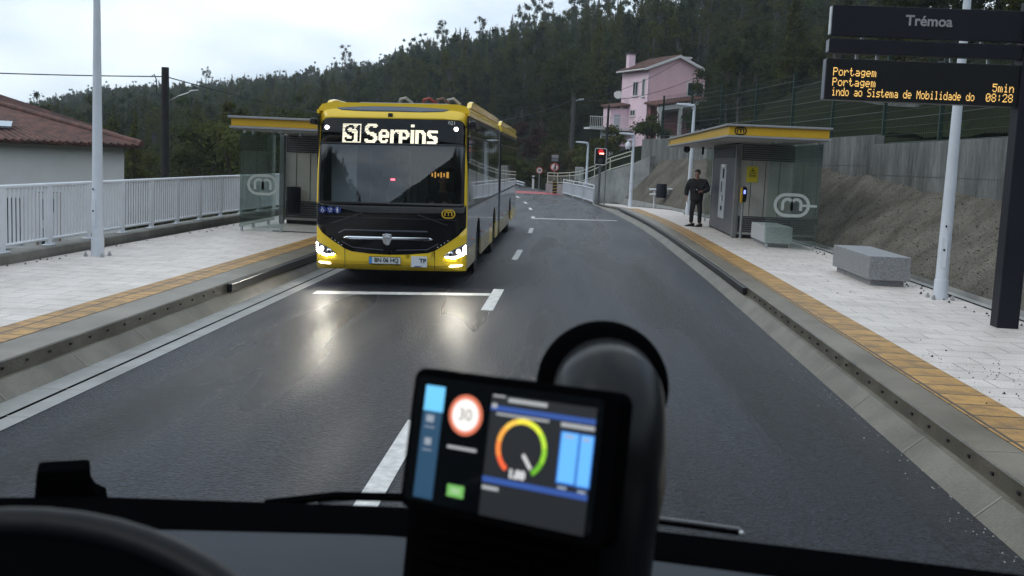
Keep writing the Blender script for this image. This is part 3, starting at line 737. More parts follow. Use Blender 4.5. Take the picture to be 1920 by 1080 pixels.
tree('broad_bush', 'bush', (-4.2, 91, -.3), 2.9, 5.8, 'lit', 4500, .13, 5, 'low green bush behind the curved guard rail', 'bush')
tree('broad_bush', 'bush', (1.2, 83, 1.4), 2.6, 3.2, 'lit', 3500, .12, 6, 'green bush at the foot of the lamp-bearing utility pole', 'bush')
tree('red_tree', 'round', (-4.2, 97, -.3), 6.2, 4.2, 'red', 4000, .14, 7, 'small reddish tree beside the rear of the yellow bus')
tree('broad_tree', 'round', (11.5, 94, 5.2), 5.6, 4.2, 'dark', 9000, .11, 8, 'dark leafy tree against the right side of the pink house')
tree('broad_tree', 'round', (15.3, 47, 5.0), 8.5, 6.5, 'dark', 9500, .12, 9, 'tall dark tree directly behind the station name sign')
tree('broad_bush', 'bush', (10.6, 86, 4.4), 3.3, 5.4, 'grape', 5500, .13, 10, 'thick hedge below the porch of the pink house', 'bush')
tree('broad_bush', 'bush', (6.3, 94, 4.4), 2.5, 4.6, 'grape', 4500, .12, 11, 'climbing plant spilling over the wall below the pink house', 'bush')
tree('broad_bush', 'bush', (2.9, 92, 2.8), 3.0, 3.2, 'olive', 4000, .13, 12, 'green shrub below the balcony of the pink house', 'bush')
def ridge_trees():
    # tall eucalyptus standing out against the sky
    for i, (az, k, h) in enumerate([(-2.95, .985, 13.5), (-2.3, .99, 15.5), (-1.7, .99, 13), (-.35, .985, 16.5), (.2, .985, 15.5), (.9, .99, 14.5), (1.9, .985, 16), (-5.2, .99, 14), (-7.2, .99, 14), (-19.2, .99, 14), (-12.2, .985, 13)]):
        rd = float(np.interp(az, AZ, RD))*k; x, y = rd*math.sin(R(az)), rd*math.cos(R(az))
        tree('eucalyptus_tree', 'euc', (x, y, ground_z(x, y)-.3), h, 6.2, 'euc', 4200, .15, 100+i, 'tall thin eucalyptus standing above the wooded ridge against the sky', 'tree', 'tall eucalyptus along the ridge', tr=.16)
ridge_trees()
# ---------------------------------------------------------------- stop furniture
def stroke(mb, pts, w, closed=False, dy=.004, M=None, m=0):
    """a flat ribbon of width w along 2D points in the x,z plane, dy thick towards -y"""
    pts = [Vector((p[0], p[1])) for p in pts]; n = len(pts); L_, R_ = [], []
    for i in range(n):
        a = pts[i-1] if (closed or i) else pts[i]; b = pts[(i+1) % n] if (closed or i < n-1) else pts[i]
        t = (b-a).normalized(); nn = Vector((-t.y, t.x)); L_.append(pts[i]+nn*w/2); R_.append(pts[i]-nn*w/2)
    for i in range(n if closed else n-1):
        j = (i+1) % n; q = [L_[i], L_[j], R_[j], R_[i]]
        vs = [(p.x, 0, p.y) for p in q]+[(p.x, -dy, p.y) for p in q]
        mb.add(vs, [(0, 1, 2, 3), (7, 6, 5, 4), (0, 4, 5, 1), (1, 5, 6, 2), (2, 6, 7, 3), (3, 7, 4, 0)], m, M)
def arc(cx, cz, r, a0, a1, n=10, rz_=None): return [(cx+r*math.cos(R(a0+(a1-a0)*i/n)), cz+(rz_ or r)*math.sin(R(a0+(a1-a0)*i/n))) for i in range(n+1)]
def pill(w, h, n=8):
    r = h/2; return arc(w/2-r, 0, r, -90, 90, n)+arc(-w/2+r, 0, r, 90, 270, n)
def m_logo(w, tail=0, lw=.085):
    """pill outline with a rounded letter m inside, w wide, facing -y"""
    mb = MB(); h = w*.66; t = w*lw; stroke(mb, pill(w-t, h-t, 10), t, True)
    s = w*.125; base = -h*.22; top = h*.06
    for cx in (-s, s): stroke(mb, [(cx-s, base)]+[(cx-s, top)]+arc(cx, top, s, 180, 0, 10)[1:-1]+[(cx+s, top), (cx+s, base)], t*.95)
    if tail: stroke(mb, [(w*.25, 0), (w/2+tail, 0)], t*.8, dy=.0035)
    return mb
def louvres(mb, x0, x1, z0, z1, y, n, m=0):
    for i in range(n):
        z = z0+(z1-z0)*(i+.5)/n; mb.box(((x0+x1)/2, y, z), (x1-x0, .02, (z1-z0)/n*.55), m, (R(35), 0, 0))

def shelter(right=True):
    if right: x0, x1, y0, y1, zb, zr, rh = 3.50, 5.85, 25.0, 40.6, ZP, 2.85, .30
    else: x0, x1, y0, y1, zb, zr, rh = -7.45, -5.25, 22.9, 38.5, ZL, 2.54, .26
    t = empty('shelter', ((x0+x1)/2, (y0+y1)/2, zb), label='stop shelter with dark ticket machine and yellow roof edge on the near platform' if right else 'stop shelter with yellow roof edge on the opposite platform, half hidden by the yellow bus', cat='shelter', group='stop shelters with yellow roof edges')
    K = lambda o: keep(o, t)
    # roof: yellow fascia between two grey trims
    r = K(MB().bb((x0+.03, y0+.03, zr+.045), (x1-.03, y1-.03, zr+rh-.045)).build('roof', m_yel, bevel=.01))
    tr = MB().bb((x0-.03, y0-.03, zr+rh-.045), (x1+.03, y1+.03, zr+rh)); tr.bb((x0, y0, zr), (x1, y1, zr+.045))
    o = tr.build('roof_trim', m_trimgrey, bevel=.006); o.parent = r
    o = MB().bb((x0+.06, y0+.06, zr-.025), (x1-.06, y1-.06, zr-.002)).build('soffit', m_soffit); o.parent = r
    lg = MB()
    if right:
        o = m_logo(.285, lw=.10).build('logo', m_black); o.location = (x0+.30, y0+.028, zr+rh/2); K(o)
        o = m_logo(.20).build('logo', m_black); o.rotation_euler = (0, 0, R(-90)); o.location = (x0+.028, y1-.5, zr+rh/2); K(o)
    # cabinet
    cx0, cx1, cy0, cy1 = (4.40, 5.90, 29.05, 33.7) if right else (-7.50, -6.05, 27.4, 32.0)
    cab = K(MB().bb((cx0+.02, cy0+.02, zb+.10), (cx1, cy1, zr-.026)).build('cabinet', m_panelgrey, bevel=.008))
    cp = MB()
    for k in range(1, 4):
        x = cx0+(cx1-cx0)*k/4; cp.bb((x-.006, cy0+.012, zb+.62), (x+.006, cy0+.022, zr-.5))
    K(cp.build('panel_seam', m_dark))
    lv = MB(); lv.bb((cx0+.1, cy0+.008, zb+.17), (cx1-.02, cy0+.025, zb+.60), 1); louvres(lv, cx0+.12, cx1-.05, zb+.18, zb+.59, cy0, 7)
    K(lv.build('louvre', [m_grey, m_dark])); lv = MB()
    lv.bb((cx0+.1, cy0+.008, zr-.48), (cx1-.02, cy0+.025, zr-.06), 1); louvres(lv, cx0+.12, cx1-.05, zr-.47, zr-.07, cy0, 7)
    K(lv.build('louvre', [m_grey, m_dark]))
    K(MB().bb((cx0+.1, cy0+.1, zb), (cx1-.1, cy1-.1, zb+.10)).build('plinth', m_dark))
    for yy in (cy0, cy1): K(MB().box((cx0, yy, (zb+zr)/2-.02), (.13, .13, zr-zb-.05)).build('corner_post', m_grey, bevel=.02))
    # glass end panes with the pill mark, on little feet
    for gy in ((25.65, 37.6) if right else (24.35, 36.0)):
        ga, gb = (4.62, 5.84) if right else (-7.66, -6.62)
        g = K(MB().bb((ga, gy, zb+.09), (gb, gy+.012, zr-.06)).build('glass_pane', m_glass))
        o = m_logo((gb-ga)*.70, tail=.16 if right else 0).build('logo', m_frost); o.location = ((ga+gb)/2+(-.02 if right else .02), gy-.002, zb+(1.05 if right else 1.08)); K(o)
        for x in (ga+.06, gb-.06): K(MB().box((x, gy, zb+.055), (.05, .06, .11)).build('foot', m_galv, bevel=.004))
        for x in (ga+.1, gb-.1): K(MB().box((x, gy, zr-.05), (.05, .05, .05)).build('clamp', m_galv))
    if right:
        K(MB().bb((5.84, 25.68, zb+.09), (5.852, 29.0, zr-.06)).build('glass_pane', m_glass))
        K(MB().bb((5.84, 33.9, zb+.09), (5.852, 37.5, zr-.06)).build('glass_pane', m_glass))
        # ticket machine front on the road side
        K(MB().bb((cx0-.045, cy0+.14, zb+.06), (cx0+.02, cy1-.1, zr-.03)).build('ticket_machine', m_tvm, bevel=.008))
        q = MB().bb((cx0-.06, 30.75, zb+.42), (cx0-.04, 31.95, zr-.60))
        tm = K(q.build('control_panel', mat('light control panel', (.34, .37, .40), .35, var=.1, vs=6), bevel=.008))
        d = MB(); d.bb((cx0-.064, 31.08, 1.85), (cx0-.058, 31.40, 2.12)); d.bb((cx0-.064, 31.15, 1.2), (cx0-.058, 31.3, 1.36)); d.bb((cx0-.064, 31.42, 1.45), (cx0-.058, 31.6, 1.75)); d.bb((cx0-.064, 31.2, .92), (cx0-.058, 31.5, 1.05))
        o = d.build('slots', m_black); o.parent = tm
        d = MB(); d.bb((cx0-.064, 31.1, 2.16), (cx0-.057, 31.66, 2.24)); d.bb((cx0-.064, 31.5, 1.18), (cx0-.057, 31.62, 1.30))
        o = d.build('label_plate', mat('white plate', (.75, .77, .78), .4)); o.parent = tm
        lv = MB(); lv.bb((cx0-.052, cy0+.3, zr-.42), (cx0-.045, cy1-.3, zr-.1), 1)
        for i in range(6): lv.bb((cx0-.062, cy0+.3, zr-.41+.052*i), (cx0-.052, cy1-.3, zr-.385+.052*i))
        K(lv.build('louvre', [m_anth, m_dark]))
        # yellow warning notice
        w = K(MB().box((4.80, cy0+.008, 2.00), (.30, .016, .42)).build('warning_notice', mat('notice yellow', (.72, .60, .02), .5)))
        q = MB(); stroke(q, [(-.08, 0), (.08, 0), (0, .13)], .022, True); q.bb((-.012, -.004, .03), (.012, 0, .09)); q.bb((-.10, -.004, -.06), (.10, 0, -.045)); q.bb((-.10, -.004, -.10), (.10, 0, -.085))
        o = q.build('pictogram', m_black); o.location = (4.80, cy0-.001, 2.03); o.parent = w
        lt = MB().box((5.05, 27.2, zr-.035), (.12, .8, .02)); K(lt.build('ceiling_light', m_white))
        s = MB().ball((3.9, 37.5, zr-.12), .12); K(s.build('speaker_dome', m_black, smooth=60))
        s = MB().bb((4.18, 35.4, zr-.30), (4.24, 35.5, zr-.05)); K(s.build('hanging_bracket', m_black))
    else:
        K(MB().bb((-7.668, 24.4, zb+.09), (-7.656, 27.3, zr-.06)).build('glass_pane', m_glass))
        for y in (25.44, 26.74): K(MB().box((-7.66, y, zb+.055), (.06, .05, .11)).build('foot', m_galv, bevel=.004))
        for x in (-7.4, -6.9, -6.3): K(MB().box((x, 24.5, zr-.06), (.06, .06, .09)).build('clamp', m_galv))
        K(MB().bb((-6.95, 24.6, ZL+.004), (-5.8, 24.72, ZL+.012)).build('floor_drain', m_dark))
    return t
shelter(True); shelter(False)

def validator(x, y, z, label):
    t = empty('ticket_validator', (x, y, z), label=label, cat='ticket validator', group='ticket validators by the shelters')
    MB().tube([(0, 0, 0), (0, 0, 1.02)], .035, 12).build('post', m_galv, t)
    MB().box((-.045, -.02, 1.16), (.05, .12, .40)).build('back_plate', m_yel, t, bevel=.01)
    b = MB().prism([(-.02, -.2), (.07, -.2), (.09, -.1), (.09, .18), (.03, .22), (-.02, .2)], 'y', -.09, .07).build('body', m_black, t, bevel=.02); b.location = (0, 0, 1.18)
    s = MB().bb((.0, -.096, .02), (.05, -.09, .12)).build('screen', emit('validator glow', (.18, .25, 1), 2.5), b)
validator(4.56, 28.86, ZP, 'yellow and black ticket validator on a post by the near shelter corner')
validator(-5.98, 27.2, ZL, 'dark ticket validator beside the opposite shelter cabinet next to the bus')

def bench(x0, x1, y0, y1, mt, label, h=.5):
    t = empty('stone_bench', ((x0+x1)/2, (y0+y1)/2, ZP), label=label, cat='bench', group='granite block benches')
    a, b = (x1-x0)/2, (y1-y0)/2
    MB().bb((-a, -b, .10), (a, b, h)).build('seat_block', mt, t, bevel=.008)
    MB().bb((-a+.07, -b+.08, 0), (a-.07, b-.08, .10)).build('plinth', m_granite, t)
    return t
bench(5.02, 5.70, 18.05, 20.55, m_granite, 'grey granite block bench standing alone in front of the gravel slope')
bench(4.72, 5.36, 26.05, 28.15, m_granite2, 'pale granite block bench behind the glass of the near shelter')

def bin_thing(x, y, z, r, h, label, post=False):
    t = empty('litter_bin', (x, y, z), label=label, cat='litter bin', group='dark litter bins')
    MB().lathe([(r*.92, 0), (r, .02), (r, h-.03), (r*.97, h), (r*.86, h), (r*.84, h-.06)], 24).build('drum', m_anth, t, smooth=40)
    if post: MB().tube([(.26, .1, -.45), (.26, .1, h*.55)], .03, 8).tube([(.26, .1, .12), (.1, .05, .12)], .025, 6).build('post', m_galv, t)
    else: MB().box((0, r+.03, h*.55), (.2, .08, .08)).build('wall_bracket', m_galv, t)
bin_thing(4.02, 48.5, .70, .24, .62, 'dark litter bin on a post in front of the white leaning rail', True)
bin_thing(-7.12, 27.12, .50, .18, .68, 'dark litter bin on the cabinet of the opposite shelter')
def lean_rail():
    t = empty('leaning_rail', (4.1, 49, .15), label='white double leaning rail behind the litter bin', cat='rail')
    for x in (-.35, .35): MB().tube([(x, 0, 0), (x, 0, .82)], .03, 8).build('post', m_white, t)
    for y, z in ((-.14, .92), (.10, .92), (-.10, .70)): MB().tube([(-.58, y, z-.03), (.58, y, z+.03)], .035, 8).build('bar', m_white, t)
lean_rail()

# station name sign with departures display
PIX = {'P': "11110 10001 10001 11110 10000 10000 10000", 'o': "00000 00000 01110 10001 10001 10001 01110", 'r': "00000 00000 10110 11001 10000 10000 10000", 't': "01000 01000 11100 01000 01000 01001 00110",
       'a': "00000 00000 01110 00001 01111 10001 01111", 'g': "00000 00000 01111 10001 10001 01111 00001 01110", 'e': "00000 00000 01110 10001 11111 10000 01110", 'm': "00000 00000 11010 10101 10101 10101 10101",
       '5': "11111 10000 11110 00001 00001 10001 01110", 'i': "00100 00000 01100 00100 00100 00100 01110", 'n': "00000 00000 10110 11001 10001 10001 10001", 'd': "00001 00001 01101 10011 10001 10001 01111",
       'S': "01111 10000 10000 01110 00001 00001 11110", 's': "00000 00000 01111 10000 01110 00001 11110", 'M': "10001 11011 10101 10101 10001 10001 10001", 'b': "10000 10000 10110 11001 10001 10001 11110",
       'l': "01100 00100 00100 00100 00100 00100 01110", '0': "01110 10001 10011 10101 11001 10001 01110", '8': "01110 10001 10001 01110 10001 10001 01110", '2': "01110 10001 00001 00010 00100 01000 11111", ':': "00000 00100 00100 00000 00100 00100 00000", ' ': "00000 "*7}
def led_line(mb, s, x, z, px, pz, dot=.86, adv=6):
    for i, ch in enumerate(s):
        for r_, row in enumerate(PIX[ch].split()):
            for c_, b in enumerate(row):
                if b == '1':
                    X, Z = x+(i*adv+c_)*px, z-r_*pz; mb.add([(X, 0, Z), (X+px*dot, 0, Z), (X+px*dot, 0, Z-pz*dot), (X, 0, Z-pz*dot)], [(0, 1, 2, 3)])
def station_sign():
    t = empty('station_sign', (5.56, 13.72, ZP), label='dark station name sign with amber departures display on a square post', cat='station sign')
    K = lambda o: keep(o, t)
    K(MB().bb((5.42, 13.60, ZP), (5.69, 13.84, 4.3)).build('post', m_anth, bevel=.012))
    b = K(MB().bb((3.10, 13.66, 3.815), (5.415, 13.78, 4.185)).build('name_board', m_anth, bevel=.006))
    e = K(MB().bb((3.085, 13.665, 3.83), (3.098, 13.775, 4.17)).build('board_edge', m_galv))
    o = text_mesh('station_name', 'Trémoa', .175, mat('sign lettering grey', (.30, .30, .31), .6), None, face_at(4.27, 13.655, 4.02), bold=.004, ext=.002); keep(o, t)
    K(MB().bb((3.08, 13.63, 3.605), (5.415, 13.82, 3.775)).build('cantilever_arm', m_anth, bevel=.006))
    K(MB().bb((3.082, 13.65, 3.62), (3.0785, 13.8, 3.76)).build('arm_end_cap', mat('end cap', (.14, .155, .18), .4)))
    d = K(MB().bb((3.07, 13.64, 3.03), (5.415, 13.84, 3.535)).build('departures_display', mat('display face', (.011, .012, .014), .3, var=.1, vs=3), bevel=.006))
    K(MB().bb((3.0685, 13.66, 3.04), (3.064, 13.82, 3.52)).build('display_side', mat('display side', (.10, .115, .15), .4)))
    for x in (3.45, 3.7, 4.6, 5.05):
        K(MB().box((x, 13.73, 3.57), (.035, .035, .075)).build('hanger', m_galv))
    for x in (3.5, 4.95): K(MB().box((x, 13.73, 3.795), (.035, .035, .045)).build('hanger', m_galv))
    mb = MB(); px, pz = .0112, .0145
    led_line(mb, 'Portagem', 3.155, 3.425, px, pz); led_line(mb, 'Portagem', 3.155, 3.300, px, pz); led_line(mb, '5min', 5.10, 3.300, px, pz)
    led_line(mb, 'indo ao Sistema de Mobilidade do', 3.155, 3.180, .0094, .0145, adv=5.8); led_line(mb, '08:28', 5.03, 3.180, px, pz)
    o = mb.build('led_text', emit('amber led', (1, .60, .17), 1.15)); o.location = (0, 13.636, 0); K(o)
station_sign()

# signal and road signs at the end of the platform
def traffic_signal():
    t = empty('traffic_signal', (1.33, 53.2, .08), label='traffic signal with lit red bar on a dark pole at the platform end', cat='traffic signal')
    MB().tube([(0, 0, 0), (0, 0, 1.95)], .065, 10).build('pole', mat('signal pole', (.09, .09, .10), .5), t)
    MB().tube([(.30, .3, 0), (.30, .3, 2.6)], .03, 8).build('thin_pole', m_grey, t)
    h = MB().box((0, 0, 2.37), (.56, .16, .84)).build('signal_head', m_black, t, bevel=.06, seg=3)
    fr = MB(); stroke(fr, [(-.25, -.39), (.25, -.39), (.28, -.36), (.28, .36), (.25, .39), (-.25, .39), (-.28, .36), (-.28, -.36)], .035, True); o = fr.build('border', mat('signal border', (.6, .6, .6), .5), h); o.location = (0, -.082, 2.37)
    MB().box((.04, -.085, 2.52), (.22, .02, .075)).build('red_lamp', emit('red lamp', (1, .28, .2), 7), h, bevel=.01)
    l = MB().lathe([(.02, 0), (.13, 0), (.135, .01)], 20, M=Matrix.Translation((0, -.084, 2.60)) @ Matrix.Rotation(R(90), 4, 'X')).build('red_lens', emit('red lens glow', (.7, .01, .02), .8), h)
    MB().lathe([(.02, 0), (.12, 0), (.125, .01)], 20, M=Matrix.Translation((0, -.084, 2.17)) @ Matrix.Rotation(R(90), 4, 'X')).build('dark_lens', mat('dark lens', (.03, .03, .03), .3), h)
traffic_signal()
m_signred = mat('sign red', (.42, .05, .05), .5); m_signwhite = mat('sign white', (.62, .62, .6), .5)
def round_sign(x, y, z, zc, r, label, txt=None, plates=0, person=False):
    t = empty('road_sign', (x, y, z), label=label, cat='road sign')
    MB().tube([(0, 0, 0), (0, 0, zc-z+r*.5)], .04, 8).build('pole', m_grey, t)
    M = Matrix.Translation((0, -.05, zc-z)) @ Matrix.Rotation(R(90), 4, 'X')
    d = MB().lathe([(r, -.012), (r, .012)], 28, M=M).build('disc', m_signred, t)
    MB().lathe([(r*.76, 0), (r*.76, .015)], 28, M=M).build('face', m_signwhite, d)
    if txt: text_mesh('number', txt, r*.95, m_black, d, face_at(0, -.068, zc-z), bold=.008)
    if person:
        q = MB(); q.ball((0, 0, .16), .05); q.box((0, 0, .02), (.1, .01, .2)); q.box((-.05, 0, -.16), (.05, .01, .2), rot=(0, R(14), 0)); q.box((.05, 0, -.16), (.05, .01, .2), rot=(0, R(-14), 0))
        o = q.build('pictogram', m_black, d); o.location = (.04, -.07, zc-z)
        q = MB().box((0, 0, 0), (.05, .006, r*1.7), rot=(0, R(35), 0)).build('bar', m_signred, d); q.location = (0, -.072, zc-z)
    for k in range(plates): MB().box((0, -.05, zc-z+r+.2+.24*k), (.46, .02, .2)).build('supplementary_plate', mat('grey plate', (.14+.12*k, .15+.12*k, .17+.12*k), .5), t)
round_sign(-2.42, 78, 0, 1.42, .25, 'round red rimmed 50 speed limit sign by the bend', '50')
round_sign(-1.27, 74, 0, 1.72, .30, 'round red rimmed prohibition sign with two small plates above it', None, 2, True)
def far_bits():
    t = empty('delineator_post', (-2.92, 80, 0), label='small white delineator post left of the speed limit sign', cat='delineator post')
    MB().prism([(-.08, 0), (.08, 0), (.08, .72), (-.08, .80)], 'y', -.05, .05).build('body', m_signwhite, t); MB().box((0, 0, .95), (.2, .06, .1)).build('head', m_signwhite, t); MB().box((0, 0, .83), (.05, .05, .2)).build('neck', m_grey, t)
    t = empty('guard_rail', (-4.6, 82, 0), label='curved galvanised guard rail on the outside of the bend', cat='guard rail')
    pts = [(-9.5, 88), (-7, 86.5), (-5.2, 84.5), (-4.2, 82.4), (-3.55, 80.2)]
    for dz in (.10, .28): keep(MB().tube([(x, y, .12+dz+.05*i*0+(.35-.09*i)*.8) for i, (x, y) in enumerate(pts)], .075, 8).build('beam', m_galv, smooth=60), t)
    for i, (x, y) in enumerate(pts[1:-1]): keep(MB().box((x, y+.15, .2), (.1, .1, .7)).build('post', m_galv), t)
    t = empty('hazard_marker', (-1.12, 69.4, 0), label='black and yellow striped hazard marker at the end of the white panel railing', cat='hazard marker')
    MB().bb((-.14, -.03, .05), (.14, .03, .88)).build('board', m_black, t); q = MB()
    for k in range(4): q.add([(-.13, -.034, .12+.2*k), (.13, -.034, .17+.2*k), (.13, -.034, .23+.2*k), (-.13, -.034, .18+.2*k)], [(0, 1, 2, 3)])
    q.build('stripes', mat('marker yellow', (.30, .22, .05), .5), t)
    # white panel railing along the kerb past the platform
    t = empty('panel_railing', (.1, 62, 0), label='white closely barred panel railing along the kerb beyond the platform', cat='railing')
    A, B = Vector((1.08, 55.6, 0)), Vector((-1.2, 69.2, 0)); pts = [(kerbR(y)+.12-D(y), y) for y in np.linspace(55.6, 69.2, 10)]
    for x, y in pts[::3]: keep(MB().box((x, y, .50), (.07, .07, 1.02)).build('post', m_white), t)
    for z in (.98, .80, .13): keep(MB().tube([(x, y, z) for x, y in pts], .03, 6).build('rail', m_white), t)
    q = MB()
    for (xa, ya), (xb, yb) in zip(pts, pts[1:]):
        for k in range(10):
            f = k/10; q.box((xa+(xb-xa)*f, ya+(yb-ya)*f, .47), (.03, .07, .68))
    keep(q.build('baluster_panel', m_white), t)
    # ramp up the bank: grey wall with a cream handrail
    pts = [(-1.78, 72.5, .62), (-1.1, 72.0, .62), (-.3, 69, .72), (.35, 66, .85), (1.15, 62, 1.25), (1.9, 58.5, 1.72), (2.9, 56, 2.1), (3.9, 55.2, 2.6)]
    w = MB()
    for x, y, z in pts: w.v += [(x, y, -.2), (x+.25, y+.1, -.2), (x+.25, y+.1, z), (x, y, z)]
    n = len(pts)
    for i in range(n-1):
        for j in range(4): w.f.append([4*i+j, 4*i+(j+1) % 4, 4*i+4+(j+1) % 4, 4*i+4+j]); w.m.append(0)
    w.f += [[3, 2, 1, 0], [4*n-4, 4*n-3, 4*n-2, 4*n-1]]; w.m += [0, 0]
    tag(w.build('ramp_wall', mat('ramp wall', (.22, .23, .23), .8, var=.3, vs=1)), 'low grey wall of the footpath ramp climbing behind the panel railing', 'wall')
    t = empty('ramp_railing', (0, 66, .8), label='cream tubular railing along the footpath ramp', cat='railing'); mt = mat('cream paint', (.50, .52, .44), .45)
    for x, y, z in pts[:-1]: keep(MB().tube([(x+.1, y, z), (x+.1, y, z+.72)], .03, 6).build('post', mt), t)
    for dz in (.1, .52, .72): keep(MB().tube([(x+.1, y, z+dz) for x, y, z in pts[:-1]], .026, 6).build('rail', mt), t)
    q = MB()
    for (xa, ya, za), (xb, yb, zb) in zip(pts[:3], pts[1:4]):
        for k in range(1, 8):
            f = k/8; x, y, z = xa+(xb-xa)*f, ya+(yb-ya)*f, za+(zb-za)*f; q.tube([(x+.1, y, z+.1), (x+.1, y, z+.52)], .01, 4)
    keep(q.build('baluster_panel', mt), t)
    t = empty('meter_box', (.45, 74.5, .9), label='pale concrete meter box behind the ramp railing', cat='meter box'); MB().bb((-.3, -.2, 0), (.3, .2, .9)).build('body', mat('pale box', (.32, .33, .32), .7), t, bevel=.04); MB().bb((-.22, -.215, .15), (.22, -.198, .75)).build('door', mat('box door', (.27, .28, .27), .6), t)
far_bits()

# utility poles and cables
m_pole = mat('tarred wooden pole', (.012, .011, .011), .8, var=.3, vs=5); m_cable = mat('black cable', (.012, .012, .013), .6)
def utility():
    t = empty('utility_pole', (-14.68, 38, -3), label='black wooden utility pole with an old lamp arm behind the white railing', cat='utility pole')
    MB().tube([(0, 0, -.3), (-.03, 0, 7.85)], [.17, .13], 12).build('pole', m_pole, t, smooth=50)
    MB().tube([(.1, 0, 6.65), (.5, -.1, 6.85), (1.0, -.15, 7.02)], [.02, .022, .022], 6).build('lamp_arm', m_galv, t)
    o = MB().prism([(0, 0), (.32, .06), (.34, .11), (.1, .09), (-.02, .05)], 'y', -.07, .07).build('lamp_head', m_galv, t, bevel=.02); o.location = (.92, -.15, 6.99)
    MB().tube([(-.12, -.05, 6.8), (-.30, -.08, 6.9), (-.32, -.08, 7.4), (-.40, -.08, 7.58), (-.5, -.08, 7.5)], .02, 6).build('down_cable', m_cable, t)
    MB().tube([(.14, 0, 5.3), (.24, 0, 5.5), (.22, 0, 5.0), (.14, 0, 4.7)], .018, 6).build('cable_loop', m_cable, t)
    t = empty('utility_pole', (-.21, 90, 0), label='dark utility pole with a small street lamp left of the pink house', cat='utility pole')
    MB().tube([(0, 0, .5), (.03, 0, 7.5)], [.22, .14], 10).build('pole', mat('weathered pole', (.05, .05, .052), .8), t)
    MB().tube([(0, 0, 7.1), (.4, -.1, 7.28)], .03, 6).build('lamp_arm', m_galv, t); MB().box((.62, -.1, 7.30), (.42, .2, .12), rot=(0, R(-8), 0)).build('lamp_head', m_galv, t, bevel=.03)
    t = empty('utility_pole', (2.53, 85, 2), label='slender dark wooden pole in front of the pink house wing', cat='utility pole')
    MB().tube([(0, 0, -1), (.02, 0, 4.7)], [.12, .09], 10).build('pole', m_pole, t); MB().tube([(.07, -.05, .4), (.07, -.05, 3.4)], .02, 5).build('conduit', m_cable, t)
    def cable(a, b, sag, label, r=.02):
        a, b = Vector(a), Vector(b); pts = []
        for i in range(25):
            f = i/24; p = a.lerp(b, f); p.z -= sag*4*f*(1-f); pts.append(p)
        tag(MB().tube(pts, r, 5).build('overhead_cable', m_cable), label, 'cable', 'overhead cables')
    cable((-14.85, 38, 4.52), (-26, 31, 4.1), .12, 'twisted black cable from the old utility pole over the white house')
    cable((-14.6, 38, 4.5), (-.2, 90, 7.35), 1.9, 'slack black cable from the old utility pole behind the yellow bus')
    cable((.1, 90, 7.25), (9.2, 100.9, 11.7), .55, 'upper cable from the far pole to the gable of the pink house', .022)
    cable((.1, 90, 7.15), (11.3, 101.6, 10.6), .7, 'lower cable sagging from the far pole across the pink house', .022)
utility()

# houses
m_tileroof = mat('clay roof tiles', (.16, .066, .050), .75, c2=(.050, .026, .023), vs=2.2, bump=.6, bs=14, detail=8)
m_pinkL = mat('pink render', (.80, .60, .68), .8, var=.05, vs=.7); m_pinkD = mat('pink render in shade', (.72, .47, .51), .8, var=.06, vs=.8)  # the gable's shaded side is put into its darker pink colour
m_cream = mat('cream render', (.84, .83, .81), .75, c2=(.74, .73, .71), vs=.5, detail=6); m_housew = mat('white trim', (.62, .61, .6), .6)
m_winglass = mat('window glass', (.02, .03, .035), .08)
def roof_sheet(a, b, c, d, n, thick=.12, corr=True):
    """tiled plane: eave a-b, ridge d-c, with rows of rounded cover tiles running up it"""
    a, b, c, d = map(Vector, (a, b, c, d)); mb = MB(); nn = (b-a).cross(d-a).normalized()
    mb.add([a, b, c, d, a-nn*thick, b-nn*thick, c-nn*thick, d-nn*thick], [(0, 1, 2, 3), (7, 6, 5, 4), (0, 4, 5, 1), (1, 5, 6, 2), (2, 6, 7, 3), (3, 7, 4, 0)])
    for i in range(n):
        f = (i+.5)/n; p, q = a.lerp(b, f), d.lerp(c, f); r = (b-a).length/n*.30
        mb.tube([p-nn*.0+(p-q).normalized()*.06, q], r, 6)
    return mb
def window(root, M, w, h, frame, name='window', mull=True):
    o = MB(); o.bb((-w/2-.09, -.05, -.09), (w/2+.09, .02, h+.09)); f = o.build(name, frame); f.matrix_world = M; keep(f, root); f.matrix_parent_inverse = root.matrix_basis.inverted()
    g = MB().bb((-w/2, -.062, 0), (w/2, -.045, h)).build('pane', m_winglass); g.parent = f
    if mull: q = MB().bb((-.035, -.075, 0), (.035, -.06, h)).build('mullion', frame); q.parent = f
    s = MB().bb((-w/2-.15, -.14, -.14), (w/2+.15, .0, -.088)).build('sill', frame); s.parent = f
    return f
